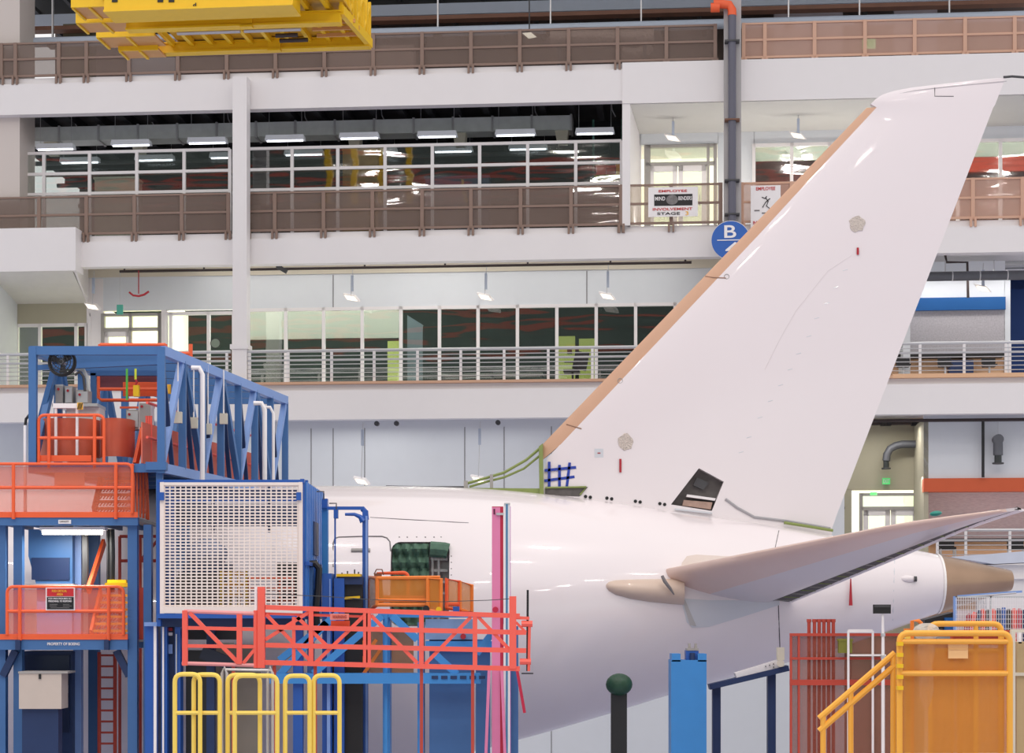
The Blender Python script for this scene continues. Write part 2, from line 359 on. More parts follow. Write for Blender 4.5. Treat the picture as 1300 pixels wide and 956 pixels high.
# the wall clock / ring
c = F(274, 436, RW-.05)
b = tube(bm_new(), [(c.x+.14*math.cos(a*math.pi/12), RW-.09, c.z+.14*math.sin(a*math.pi/12)) for a in range(24)], .016, 6, True)
t = T('wall_clock', 'round clock with dark rim behind glass left of the white column', 'clock', (c.x, RW-.09, c.z), 'F'); t.p('rim', b, black, smooth=True)
t.p('dial', disc(bm_new(), (c.x, c.z), .13, RW-.1, RW-.08), mat('green_grey_dial', (120, 134, 120), .4))
# lit corridor door left of the column
def lit_door(n, u0, u1, vtop, zb, wd, leaves, transom, lit, um, side=None, exit_sign=None):
    x0, x1 = fx(u0, wd), fx(u1, wd); zt = fz(um, vtop, wd); ztr = fz(um, transom, wd)
    t = T('door_%d' % n, None, None, ((x0+x1)/2, wd, zb), 'F', kind='structure')
    b = bm_new()
    for x in (x0, x1): box(b, x-.05, x+.05, wd-.07, wd+.07, zb, zt)
    box(b, x0, x1, wd-.07, wd+.07, zt-.08, zt); box(b, x0, x1, wd-.07, wd+.07, ztr-.06, ztr+.04)
    for s in (side or []): box(b, fx(s, wd)-.04, fx(s, wd)+.04, wd-.07, wd+.07, zb, zt)
    t.p('door_frame', b, grey)
    t.p('transom_pane', box(bm_new(), x0+.05, x1-.05, wd-.01, wd+.01, ztr+.04, zt-.08), glass)
    for a, c in leaves:
        xa, xc = fx(a, wd), fx(c, wd); b = bm_new()
        box(b, xa, xa+.14, wd-.04, wd+.04, zb, ztr-.06); box(b, xc-.14, xc, wd-.04, wd+.04, zb, ztr-.06)
        box(b, xa, xc, wd-.04, wd+.04, ztr-.22, ztr-.06); box(b, xa, xc, wd-.04, wd+.04, zb, zb+.25)
        l = t.p('door_leaf', b, white); t.p('door_pane', box(bm_new(), xa+.14, xc-.14, wd-.01, wd+.01, zb+.25, ztr-.22), glass, l)
        t.p('door_handle', bar(bm_new(), (xc-.2, wd-.1, zb+.9), (xc-.2, wd-.1, zb+1.2), .03), steel, l)
    return t
lit_door(1, 820, 908, 184, Z3, RW+.04, [(824, 860), (861, 897)], 208, True, 860, [824, 899])
lit_door(2, 131, 203, 398, Z2, RW+.04, [(132, 166)], 418, True, 165, [166, 203])
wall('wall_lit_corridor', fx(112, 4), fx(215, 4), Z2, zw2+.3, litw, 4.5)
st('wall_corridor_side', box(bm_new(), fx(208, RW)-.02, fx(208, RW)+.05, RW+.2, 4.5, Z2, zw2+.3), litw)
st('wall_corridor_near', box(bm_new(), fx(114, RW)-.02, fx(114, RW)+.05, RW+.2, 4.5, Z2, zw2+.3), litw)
window([114, 131], 398, Z2, RW+.04)
# no lamps inside the lit rooms: their glowing walls stand in
# ---------------------------------------------------------------- railings on the building
def mesh_rail(label, us, zd, zt, w0, fm, pm, end=True, post_r=.05):
    t = T('gallery_railing', label, 'railing', ((fx(us[0], w0)+fx(us[-1], w0))/2, w0, zd), 'F')
    x0, x1 = fx(us[0], w0), fx(us[-1], w0)
    t.p('handrail', box(bm_new(), x0, x1, w0-.03, w0+.03, zt-.05, zt), fm)
    t.p('middle_rail', box(bm_new(), x0, x1, w0-.035, w0+.025, (zd+zt)/2+.0, (zd+zt)/2+.06), fm)
    t.p('bottom_rail', box(bm_new(), x0, x1, w0-.03, w0+.03, zd+.03, zd+.09), fm)
    for u in us:
        x = fx(u, w0); b = box(bm_new(), x-.05, x+.05, w0-.05, w0+.02, zd-.0, zt)
        box(b, x-.09, x-.03, w0-.1, w0-.02, zd-.2, zd+.05); box(b, x+.03, x+.09, w0-.1, w0-.02, zd-.2, zd+.05)
        t.p('post', b, fm)
    for a, c in zip(us, us[1:]): t.p('mesh_panel', box(bm_new(), fx(a, w0)+.05, fx(c, w0)-.05, w0-.006, w0+.006, zd+.09, zt-.05), pm)
    return t
zt4, zt3 = fz(600, 38), fz(600, 238)
mesh_rail('long bronze mesh railing of the top gallery, left of the grey pipe column', [-46, 2, 20, 75, 110]+[164+62*i for i in range(13)], Z4, zt4, .08, brownr, bmesh_m)
mesh_rail('peach mesh railing of the top gallery, right of the grey pipe column', [944, 971, 1034, 1098, 1161, 1225, 1288, 1352], Z4, zt4, .06, peach, pmesh)
mesh_rail('bronze mesh railing on the third deck left of the white column', [-14, 50, 110, 171, 231, 290], Z3, zt3, .08, brownr, bmesh_m)
mesh_rail('bronze mesh railing on the third deck between the white and grey columns', [315, 349, 411, 473, 536, 598, 661, 725, 788], Z3, zt3, .08, brownr, bmesh_m)
mesh_rail('bronze mesh railing in front of the lit double doors', [789, 852, 915], Z3, zt3, .04, brownr, mat('bronze_light_mesh', (190, 168, 140), .6, alpha=.35))
mesh_rail('peach mesh railing on the third deck around the fin', [942, 1005, 1068, 1131, 1172, 1235, 1298, 1360], Z3, zt3, .06, peach, pmesh)
def guard(us, label):
    w0 = 1.0; t = T('window_guard', label, 'glazed screen', ((fx(us[0], w0)+fx(us[-1], w0))/2, w0, Z3), 'F')
    za, zb_, zc = fz(600, 183, w0), fz(600, 210, w0), fz(600, 236, w0)
    for z in (za, zb_, zc): t.p('rail', box(bm_new(), fx(us[0], w0), fx(us[-1], w0), w0-.04, w0+.04, z-.04, z+.04), white)
    for u in us: t.p('post', box(bm_new(), fx(u, w0)-.045, fx(u, w0)+.045, w0-.045, w0+.045, Z3, za), white)
    for a, c in zip(us, us[1:]): t.p('pane', box(bm_new(), fx(a, w0)+.05, fx(c, w0)-.05, w0-.006, w0+.006, Z3+.1, za-.04), glass)
guard([-20, 56, 114, 174, 234, 292], 'white framed glass screen in front of the dark mezzanine, left of the white column')
guard([312, 371, 429, 489, 549, 609, 670, 731, 789], 'white framed glass screen in front of the dark mezzanine, right of the white column')
def bar_rail(label, us, zd, zt, w0, n=7, m=steel, r=.022, xe=None):
    t = T('balcony_railing', label, 'railing', ((fx(us[0], w0)+fx(us[-1], w0))/2, w0, zd), 'F')
    x0, x1 = xe or (fx(us[0], w0), fx(us[-1], w0))
    t.p('handrail', tube(bm_new(), [(x0, w0, zt), (x1, w0, zt)], .045), m, smooth=True)
    for k in range(1, n):
        z = zd+.08+(zt-zd-.1)*k/n; t.p('cross_bar', tube(bm_new(), [(x0, w0-.03, z), (x1, w0-.03, z)], .03 if k == n-2 else .013, 6), m, smooth=True)
    for u in us: t.p('post', box(bm_new(), fx(u, w0)-.035, fx(u, w0)+.035, w0-.03, w0+.03, zd, zt), white)
    return t
zt2 = fz(600, 443, -.4)
bar_rail('steel bar railing on the second balcony behind the blue tower', [-30, 10, 72, 126, 180, 234, 288], Z2, zt2, -.4, xe=(XL, fx(293, -.4)))
bar_rail('long steel bar railing on the second balcony in front of the dark windows', [312, 317, 366, 421, 475, 530, 585, 640, 696, 752, 807, 862], Z2, zt2, -.4)
bar_rail('steel bar railing on the second balcony right of the fin', [1115, 1168, 1224, 1277, 1282, 1335], Z2, zt2, -.4)
p_ = O54+EX*fx(1240, 1.2)+EY*1.0; area_light('soffit_lamp_strip', (p_.x, p_.y, fz(1230, 604, .6)), (4.5, .3), 30, (1, .95, .92), (0, 0, -TH))
p_ = O54+EX*fx(1220, 2.4)+EY*2.3; area_light('balcony_fill_light', (p_.x, p_.y, Z3b-.1), (4.5, .3), 40, (1, .96, .92), (0, 0, -TH))  # fill light added to brighten the right balcony
p_ = O54+EX*fx(1120, 1.8)+EY*1.6; area_light('recess_fill_light', (p_.x, p_.y, Z2b-.1), (1.6, .3), 28, (1, .96, .9), (0, 0, -TH))  # fill light added to brighten the beige recess
p_ = O54+EX*fx(1000, 1.0)+EY*.9; area_light('bay_fill_light', (p_.x, p_.y, Z3+.2), (9, .3), 60, (1, .97, .9), (math.pi, 0, -TH))  # upward fill light added above the deck to brighten the bay
for u_, w_, z_, L_, E_ in ((420, 1.0, Z3b+.35, 8, 34), (690, 1.0, Z3b+.35, 8, 34), (380, .9, Z2b, 6, 20), (560, .9, Z2b, 6, 20)):
    p_ = O54+EX*fx(u_, w_)+EY*w_; area_light('balcony_fill_light', (p_.x, p_.y, z_), (L_, .2), E_, (1, .97, .93), (0, 0, -TH))  # added strips that brighten the recessed walls and the blinds
for u_, w_, z_, L_, E_ in ((430, 3.6, Z3b-.35, 8, 230), (1040, 3.6, Z4-1.3, 7, 160), (1290, 3.6, Z4-1.3, 5, 100)):   # unseen fill lights added to brighten the blinds from inside
    p_ = O54+EX*fx(u_, w_)+EY*w_; area_light('room_fill_light', (p_.x, p_.y, z_), (L_, .3), E_, (1, .97, .9), (math.radians(-50), 0, -TH))
# ---------------------------------------------------------------- columns
st('trim_14', box(bm_new(), fx(-60), fx(25, .3), .3, 1.6, Z3, ROOF), mat('warm_grey_column', (206, 196, 190), .6, var=.05, scale=.4), label='broad grey column at the left edge', cat='column')
b = box(bm_new(), fx(295, -.5), fx(313, -.5), -.48, -.05, Z2, fz(300, 97, -.5)); box(b, fx(292, -.5), fx(315, -.5), -.52, 0, fz(300, 443, -.5), fz(300, 437, -.5))
st('trim_15', b, white, label='slim white steel column', cat='column')
b = box(bm_new(), fx(919, -.4), fx(941, -.4), -.38, .0, Z2, ROOF-.2); st('trim_16', b, mat('grey_column', (176, 172, 172), .5), label='grey steel column carrying the pipe', cat='column')
t = T('drain_pipe', 'dark vertical pipe with orange elbow running down the grey column', 'pipe', (fx(929, -.6), -.55, Z2), 'F')
x = fx(929.5, -.6); zz = fz(929, 12, -.6)
t.p('pipe', tube(bm_new(), [(x, -.55, Z2+.1), (x, -.55, zz-.1)], .11, 12), mat('slate_pipe', (92, 92, 106), .4), smooth=True)
t.p('elbow', tube(bm_new(), [(x, -.55, zz-.15), (x, -.55, zz+.0), (x-.08, -.55, zz+.14), (x-.3, -.55, zz+.17), (x-.5, -.55, zz+.17)], .12, 10), orange, smooth=True, label='orange pipe elbow')
for v in (52, 152, 229, 272): z = fz(929, v, -.6); t.p('clamp', box(bm_new(), x-.2, x+.2, -.68, -.38, z-.02, z+.02), rust if v == 152 else dgrey)
x, z = fx(908, -.6), fz(908, 9, -.6); one('pipe_valve', tube(bm_new(), [(x-.12, -.55, z), (x+.12, -.55, z)], .13, 10), orange, 'small orange valve left of the top pipe elbow', 'valve', (x, -.55, z), 'F', smooth=True)
# B/4 disc
c = F(927.5, 305, -.7); r = 23.5/2480*54
t = T('column_marker', 'round blue column sign reading B over 4, partly behind the fin', 'sign', (c.x, c.y, c.z-r), 'F')
t.p('disc', disc(bm_new(), (c.x, c.z), r, -.72, -.68, 48), signbl); t.p('rim', disc(bm_new(), (c.x, c.z), r+.02, -.69, -.66, 48), white)
t.p('letter', text_bm('B', c.x-.17, c.x+.15, c.z+.06, c.z+.40, -.73), signw); t.p('numeral', text_bm('4', c.x-.14, c.x+.2, c.z-.40, c.z-.06, -.73), signw)
t.p('divider', box(bm_new(), c.x-.36, c.x+.36, -.735, -.72, c.z-.012, c.z+.012), signw)
# banners
a, d = F(823, 275.5, -.12), F(886, 237, -.12); W_, H_ = d.x-a.x, d.z-a.z; yb = -.12
t = T('banner', 'white EMPLOYEE INVOLVEMENT STAGE 3 banner hung on the railing', 'banner', (a.x+W_/2, yb, a.z), 'F')
t.p('cloth', box(bm_new(), a.x, d.x, yb, yb+.02, a.z, d.z), signw)
t.p('picture_panel', box(bm_new(), a.x+W_*.12, a.x+W_*.89, yb-.006, yb, a.z+H_*.37, a.z+H_*.76), signk)
b = bm_new(); n = 20; prism(b, [(a.x+W_*.48+W_*.12*math.cos(6.283*i/n), a.z+H_*.57+H_*.17*math.sin(6.283*i/n)) for i in range(n)], yb-.012, yb-.006); t.p('emblem', b, signgr)
t.p('writing', text_bm('EMPLOYEE', a.x+W_*.21, a.x+W_*.78, a.z+H_*.83, a.z+H_*.91, yb-.008), signr)
t.p('writing', text_bm('MIND', a.x+W_*.14, a.x+W_*.34, a.z+H_*.55, a.z+H_*.68, yb-.012), signw)
t.p('writing', text_bm('BENDERS', a.x+W_*.61, a.x+W_*.88, a.z+H_*.55, a.z+H_*.68, yb-.012), signw)
t.p('writing', text_bm('INVOLVEMENT', a.x+W_*.09, a.x+W_*.89, a.z+H_*.21, a.z+H_*.30, yb-.008), signr)
t.p('writing', text_bm('STAGE', a.x+W_*.18, a.x+W_*.64, a.z+H_*.06, a.z+H_*.15, yb-.008), signk)
t.p('writing', text_bm('3', a.x+W_*.75, a.x+W_*.81, a.z+H_*.04, a.z+H_*.17, yb-.008), signy)
a, d = F(953, 292, -.12), F(991, 235, -.12); W_, H_ = d.x-a.x, d.z-a.z
t = T('banner', 'tall white EMPLOYEE banner with a small black drawing beside the fin edge', 'banner', (a.x+W_/2, yb, a.z), 'F')
t.p('cloth', box(bm_new(), a.x, d.x, yb, yb+.02, a.z, d.z), signw)
t.p('writing', text_bm('EMPLOYEE', a.x+W_*.18, a.x+W_*.82, a.z+H_*.89, a.z+H_*.965, yb-.008), signr)
t.p('writing', text_bm('INVOLVEMENT', a.x+W_*.08, a.x+W_*.92, a.z+H_*.12, a.z+H_*.2, yb-.008), signr)
b = bm_new(); cx, cz = a.x+W_*.5, a.z+H_*.62
for q in ([(0, .12), (.07, .02), (.02, -.1), (.14, -.2)], [(.12, .1), (.0, .0), (-.08, -.14)], [(-.1, .14), (-.02, .1), (.03, .16)]): tube(b, [(cx+x_, yb-.012, cz+z_) for x_, z_ in q], .012, 5)
t.p('drawing', b, signk)
b = bm_new()
for k in range(3): box(b, a.x+W_*(.12+.25*k), a.x+W_*(.3+.25*k), yb-.008, yb-.004, a.z+H_*(.42-.06*k), a.z+H_*(.45-.06*k))
t.p('caption_strokes', b, signgr)

# ---------------------------------------------------------------- mezzanine services
wd = 2.6
t = T('air_duct', 'long wrapped grey air duct hanging in the dark mezzanine', 'duct', (fx(400, wd), wd, fz(400, 178, wd)), 'F')
z0, z1 = fz(600, 167, wd), fz(600, 149, wd)
b = bm_new(); xs = [fx(25+i*50, wd) for i in range(15)]
for a_, c_ in zip(xs, xs[1:]): box(b, a_+.01, c_-.01, wd, wd+.7, z0, z1)
t.p('duct_body', b, galv)
for a_ in xs: t.p('duct_flange', box(bm_new(), a_-.03, a_+.03, wd-.03, wd+.73, z0-.03, z1+.03), steel)
for i in range(8):
    u = 95+i*98; xx_ = fx(u, wd); t.p('hanger', tube(bm_new(), [(xx_, wd+.3, z1), (xx_-.1, wd+.3, z1+.2), (xx_-.12, wd+.3, Z4-.34)], .018, 5), steel)
for i, u in enumerate((57, 168, 443, 577, 707)): one('duct_outlet', prism(bm_new(), [(fx(u, wd), z0-.35), (fx(u+12, wd), z0-.35), (fx(u+14, wd), z0), (fx(u-3, wd), z0)], wd+.1, wd+.5), cream, 'cream air outlet box under the grey duct, %s of the five' % ['leftmost', 'second from left', 'middle one', 'second from right', 'rightmost'][i], 'air outlet', (fx(u, wd), wd, z0-.35), 'F', 'outlets under the grey duct')
def fluor(u0, u1, v, wd, label, group):
    x0, x1 = fx(u0, wd), fx(u1, wd); z = fz((u0+u1)/2, v, wd); xm = (x0+x1)/2
    t = T('fluorescent_light', label, 'ceiling light', (xm, wd, z), 'F', group)
    t.p('reflector', prism(bm_new(), [(x0, z), (x1, z), (x1-.03, z+.14), (x0+.03, z+.14)], wd, wd+.3), lamp_soft)
    t.p('tube_lamp', tube(bm_new(), [(x0+.05, wd+.1, z-.02), (x1-.05, wd+.1, z-.02)], .025, 6), mat('pale_tube', (236, 238, 246), .5, emit=2.5))
    for xx in (x0+.1, x1-.1): t.p('hanging_wire', tube(bm_new(), [(xx, wd+.15, z+.14), (xx, wd+.15, Z4-.34)], .008, 4), steel)
o_ = ['leftmost', 'second', 'third', 'fourth', 'fifth', 'sixth', 'seventh', 'rightmost']
for i, (a_, c_, v) in enumerate([(45, 93, 188), (140, 190, 183), (237, 287, 180), (336, 386, 177), (430, 481, 174), (529, 580, 172), (628, 680, 170), (730, 780, 168)]):
    fluor(a_, c_, v, 1.7, 'fluorescent light just below the grey duct, %s of the front row' % o_[i], 'front row of mezzanine lights')
for i, (a_, c_, v) in enumerate([(75, 125, 205), (170, 220, 202), (265, 292, 199), (360, 410, 195), (455, 504, 193), (550, 600, 191), (645, 695, 188)]):
    fluor(a_, c_, v, 5.2, 'fluorescent light deeper in the mezzanine, %s of the back row' % o_[i], 'back row of mezzanine lights')
for i in range(5):
    wd_ = 5.5+i*1.1; z = fz(600, 200-8*i, wd_)
    one('ceiling_pipe', tube(bm_new(), [(XL+.5, wd_, Z4b-.1-.1*i), (xB-.6, wd_, Z4b-.1-.1*i)], .07, 6), [dgrey, rust, dgrey, galv, dgrey][i], '%s pipe along the dark mezzanine ceiling, %s' % (['dark', 'rusty brown', 'dark', 'pale grey', 'dark'][i], ['nearest the duct', 'just behind the nearest dark one', 'between the rusty and the pale one', 'second from the back wall', 'closest to the back wall'][i]), 'pipe', (0, wd_, Z4b-.9), 'F')
# stored goods behind the glass screen
for u0, u1, v0, v1, m_, lb in [(757, 769, 208, 222, redd, 'red crate on the mezzanine shelf, left one'), (770, 781, 210, 222, redd, 'red crate on the mezzanine shelf, middle one'), (782, 790, 205, 222, yellow2, 'yellow crate on the mezzanine shelf'), (435, 480, 188, 214, mat('ochre_machine', (150, 112, 44), .6, var=.4), 'ochre machine in the mezzanine behind the glass'), (120, 172, 225, 236, cream, 'cream pipe bundle on the mezzanine floor'), (540, 620, 224, 236, mat('slate_crate', (90, 92, 120), .6, var=.3), 'slate blue crate row in the mezzanine')]:
    wd_ = 2.2; b = bm_new(); x0, x1, z0_, z1_ = fx(u0, wd_), fx(u1, wd_), fz(u0, v1, wd_), fz(u0, v0, wd_)
    z0_ = z0_ if u0 > 700 else Z3
    box(b, x0, x1, wd_, wd_+.7, z0_, z1_-.04); box(b, x0-.03, x1+.03, wd_-.03, wd_+.73, z1_-.06, z1_)
    one('storage_crate', b, m_, lb, 'crate', (x0, wd_, z0_), 'F')
wd_ = 2.2; x0, x1 = fx(752, wd_), xB-.05; t = T('storage_shelf', 'dark green storage rack behind the glass beside the white pier', 'shelf', ((x0+x1)/2, wd_, Z3), 'F')
for v in (222, 240, 265): z = fz(770, v, wd_); t.p('shelf_board', box(bm_new(), x0, x1, wd_-.05, wd_+.8, z-.06, z), olive)
for xx in (x0, x1-.06): t.p('upright', box(bm_new(), xx, xx+.06, wd_-.06, wd_, Z3, fz(770, 152, wd_)), mat('green_upright', (40, 84, 74), .5))
# top gallery contents
for u0, u1, v0, v1, wd_, m_, nm, lb, ct in [
    (80, 116, 30, 104, 3, mat('khaki_block', (104, 96, 76), .8), 'wall_block', 'tall khaki wall block left of the yellow crane', 'wall block'),
    (418, 525, 58, 90, 3, mat('pink_board', (176, 152, 142), .8), 'wall_board', 'pinkish board behind the top railing right of the crane', 'board'),
    (165, 222, 70, 108, 3, mat('pale_box', (190, 194, 206), .6), 'equipment_cabinet', 'pale blue cabinet behind the top railing below the crane', 'cabinet'),
    (983, 1070, 10, 80, 7, mat('lilac_door_wall', (178, 168, 176), .8), 'wall_board', 'lilac grey board in the top gallery at the right', 'board'),
    (1135, 1190, 10, 80, 7, mat('lilac_door_wall', (178, 168, 176), .8), 'wall_board', 'lilac grey board beside the green exit sign', 'board')]:
    b = bm_new(); box(b, fx(u0, wd_), fx(u1, wd_), wd_, wd_+.5, Z4, fz((u0+u1)/2, v0, wd_)); box(b, fx(u0, wd_)-.03, fx(u1, wd_)+.03, wd_-.03, wd_+.1, Z4, Z4+.12)
    one(nm, b, m_, lb, ct, (fx((u0+u1)/2, wd_), wd_, Z4), 'F')
def text_sign(name, label, u, v, wd, s, w_, h_, m_back, m_txt, cat='sign'):
    c = F(u, v, wd); t = T(name, label, cat, (c.x, wd, c.z), 'F'); t.p('plate', box(bm_new(), c.x-w_/2, c.x+w_/2, wd-.04, wd, c.z-h_/2, c.z+h_/2), m_back)
    t.p('writing', text_bm(s, c.x-w_*.4, c.x+w_*.4, c.z-h_*.3, c.z+h_*.3, wd-.045), m_txt)
text_sign('exit_sign', 'green EXIT sign on the top gallery board at the right', 1103, 56, 8.98, 'EXIT', .42, .3, mat('exit_pale', (150, 230, 160), .5, emit=.5), green_sign)
t = T('pale_pipe', 'long pale blue pipe above the top gallery railing', 'pipe', (0, 1.6, fz(600, 38, 1.6)), 'F')
zp = fz(600, 39, 1.6); t.p('pipe', tube(bm_new(), [(XL, 1.6, zp), (XR, 1.6, zp)], .14, 12), pipew, smooth=True)
for u in (67, 430, 556, 699, 814, 1001, 1091, 1205): t.p('pipe_hanger', box(bm_new(), fx(u, 1.6)-.12, fx(u, 1.6)+.12, 1.42, 1.78, zp-.17, zp-.1), black); t.p('hanger_rod', box(bm_new(), fx(u, 1.6)-.02, fx(u, 1.6)+.02, 1.55, 1.65, zp, ROOF), steel)
t = T('wrapped_duct', 'foil wrapped duct lying behind the top railing', 'duct', (fx(760, 1), 1, Z4), 'F')
a_, c_ = F(699, 49, 1.0), F(830, 48, 1.0); foil = mat('foil_wrap', (170, 150, 140), .3, .3, var=.5, scale=12, bump=1)
t.p('duct_body', tube(bm_new(), [a_, a_.lerp(c_, .3)+Vector((0, 0, .03)), a_.lerp(c_, .6), c_], .28, 10), foil, smooth=True)
t.p('duct_branch', tube(bm_new(), [F(815, 50, 1.), F(822, 62, 1.), F(808, 70, 1.), F(790, 68, 1)], .2, 10), foil, smooth=True)
b = bm_new(); box(b, fx(699, 1)+.2, fx(699, 1)+.3, .8, 1.2, Z4, fz(699, 55, 1)); box(b, fx(830, 1)-.3, fx(830, 1)-.2, .8, 1.2, Z4, fz(830, 55, 1)); t.p('duct_stand', b, dgrey)
c = F(671, 45, -.0); t = T('gallery_lamp', 'bright rectangular lamp in front of the top railing', 'lamp', (c.x, .5, c.z), 'F')
b = bm_new(); q = [F(663, 42, .5), F(674, 41, .5), F(681, 47, .5), F(671, 49, .5)]; hexa(b, [Vector(p) for p in q]+[p+Vector((0, .15, .04)) for p in q]); t.p('lamp_face', b, lamp_on)
t.p('lamp_arm', tube(bm_new(), [F(672, 44, .6), F(672, 20, 1.0), (fx(672, 1), 1., ROOF)], .02, 6), dgrey)
# sprinkler line under the third deck
def sprinkler():
    t = T('sprinkler_pipe', 'thin black sprinkler pipe under the third deck', 'pipe', (fx(500, .9), .9, fz(500, 340, .9)), 'F')
    z = fz(600, 337.5, .9); t.p('pipe', tube(bm_new(), [(fx(152, .9), .9, z), (fx(878, .9), .9, z)], .04, 8), conduit, smooth=True)
    for u in (158, 259, 463, 565, 670, 775, 870): t.p('drop', tube(bm_new(), [(fx(u, .9), .9, z), (fx(u, .9), .9, Z3b+.41)], .03, 6), conduit)
sprinkler()
c = F(176, 335, .7); t = T('hanging_hook', 'red anchor shaped hook hanging on a thin rod under the left balcony', 'hook', (c.x, .7, fz(176, 375, .7)), 'F')
t.p('rod', tube(bm_new(), [(c.x, .7, Z3b), (c.x, .7, fz(176, 373, .7))], .018, 6), redtag)
t.p('hook_arms', tube(bm_new(), [F(164, 371, .7), F(169, 375, .7), F(176, 376, .7), F(183, 374, .7), F(189, 370, .7)], .03, 6), redtag, smooth=True)
t = T('pipe_bracket_camera', 'dark camera clamped to the black sprinkler pipe', 'camera', tuple(F(356, 342, .6)), 'F')
t.p('arm', tube(bm_new(), [F(351, 340, .7), F(358, 336, .7), F(362, 331, .7)], .04, 6), conduit); t.p('camera_body', bar(bm_new(), F(352, 338, .6), F(364, 345, .6), .12), dgrey)
def wash_lamp(u, v, label, z_top, wd=.8, rod=True):
    c = F(u, v, wd); t = T('wall_washer_lamp', label, 'lamp', tuple(c), 'F', 'small lamps washing the white walls')
    b = bm_new(); q = [c+Vector(p) for p in ((-.22, 0, .12), (.12, 0, .06), (.26, 0, -.1), (-.1, 0, -.04))]; hexa(b, q+[p+Vector((0, .16, .07)) for p in q]); t.p('lamp_head', b, signw)
    q2 = [c+Vector((p.x-c.x, -.01, p.z-c.z))*.8 for p in q]
    b = bm_new(); q2 = [c+(p-c)*.75+Vector((0, -.02, 0)) for p in q]; hexa(b, q2+[p+Vector((0, .01, 0)) for p in q2]); t.p('lamp_lens', b, lamp_on)
    t.p('lamp_rod', tube(bm_new(), [c+Vector((0, .1, .1)), (c.x+.05, c.y+.1, z_top)], .012, 5), steel)
    t.p('lamp_bracket', box(bm_new(), c.x-.0, c.x+.07, c.y+.05, c.y+.12, z_top-.65, z_top-.2), pipew)
wash_lamp(445, 379, 'small wall lamp hanging above the blinds', Z3b)
wash_lamp(615, 378, 'small wall lamp hanging above the dark middle windows', Z3b)
wash_lamp(770, 377, 'small wall lamp hanging near the tan fin edge, second storey', Z3b)
wash_lamp(1247, 367, 'small wall lamp in front of the speckled grey wall', Z3b, 1.5)
wash_lamp(458, 612, 'small lamp low in front of the wall above the fuselage', Z2b, .2)
wash_lamp(607, 610, 'small lamp behind the green dorsal frames', Z2b, .2)
wash_lamp(853, 176, 'small lamp under the sloping soffit above the lit double doors', zu1+.3, .8)
wash_lamp(1012, 173, 'small lamp under the sloping soffit left of the fin tip', zu1+.3, .8)
wash_lamp(116, 390, 'bright tube lamp at the corner of the left bay', zs1+.8, 1.0)
for u, v, z_ in ((503, 535, Z2b), (478, 534, Z2b), (632, 535, Z2b)):
    c = F(u, v, 0); one('ceiling_sensor', disc(bm_new(), (c.x, z_-.06), .07, 0, .12, 10), dgrey, 'small dark sensor under the balcony %s' % {503: 'above the aircraft, second from left', 478: 'above the aircraft, leftmost', 632: 'left of the fin'}[u], 'sensor', (c.x, 0, z_-.1), 'F')
# seams on the white walls
b = bm_new()
for u in (423, 745, 463, 620): box(b, fx(u, RW)-.012, fx(u, RW)+.012, RW-.012, RW+.01, zw2, Z3b) if u in (423, 745) else None
for u in (395, 423, 463, 590, 640, 700): box(b, fx(u, RW)-.01, fx(u, RW)+.01, RW-.012, RW+.01, 0, Z2b)
st('trim_17', b, gapm, label='wall panel joints', cat='joints')
t = T('corridor_sign', 'small teal sign hanging beside the lit corridor door', 'sign', tuple(F(152, 397, .9)), 'F')
c = F(152, 393, .9); t.p('plate', box(bm_new(), c.x-.09, c.x+.09, .9, .95, c.z-.14, c.z+.14), mat('sea_green_sign', (70, 160, 140), .5)); t.p('sign_wire', tube(bm_new(), [(c.x, .92, c.z+.14), (c.x, .92, Z3b)], .008, 4), steel)
# ---------------------------------------------------------------- right side of the building, second storey
xg = fx(1150, 3); z3c = Z3b
wall('wall_right_upper', fx(1140, 3), fx(1276, 3), fz(1230, 380, 3), Z3b+.3, whiteb, 3)
wall('wall_right_band', fx(1140, 3), fx(1276, 3), fz(1230, 394, 3), fz(1230, 378, 3), cobalt, 2.9, .3)
wall('wall_right_speckled', fx(1130, 3), fx(1276, 3), fz(1230, 451, 3), fz(1230, 394, 3), speck, 3)
wall('wall_right_wood', fx(1120, 3), fx(1276, 3), Z2, fz(1230, 451, 3), woodm, 3.1)
st('trim_18', box(bm_new(), fx(1120, 3), fx(1272, 3), 2.5, 3.1, fz(1230, 455, 3), fz(1230, 451, 3)), black)
wall('wall_right_navy', fx(1276, 5), XR+1, Z2, fz(1290, 355, 5), navyw, 5)
st('wall_right_return', box(bm_new(), fx(1276, 3)-.02, fx(1276, 3)+.15, 3, 5.2, Z2, Z3b), whiteb)
st('wall_right_end', box(bm_new(), fx(1150, 3)-.2, fx(1150, 3), RW, 3.2, Z2, Z3b), whiteb)
b = bm_new()
for k in range(5): box(b, fx(1276, 4), XR, 4+.1, 4.3, fz(1290, 325+7*k, 4), fz(1290, 322+7*k, 4))
st('trim_19', b, steel, label='grey louvre slats above the navy wall', cat='louvre')
st('wall_right_louvre', box(bm_new(), fx(1276, 4), XR, 5.0, 5.2, fz(1290, 360, 4), Z3b+.2), mat('louvre_black', (30, 30, 34), .9))
c0, c1 = F(1120, 352, 1.2), F(1400, 350, 1.2)
t = T('round_duct', 'thick dark grey round duct right of the fin', 'duct', (c0.x+2, 1.2, c0.z), 'F'); t.p('duct_body', tube(bm_new(), [c0, (c1.x, c1.y, c0.z)], .13, 14), dgalv, smooth=True)
for i in range(8): x = c0.x+.4+i*.75; t.p('duct_band', tube(bm_new(), [(x, 1.2, c0.z), (x+.03, 1.2, c0.z)], .14, 14), steel)
for u in (1200, 1262): t.p('duct_hanger', box(bm_new(), fx(u, 1.2)-.015, fx(u, 1.2)+.015, 1.18, 1.22, c0.z, Z3b), steel)
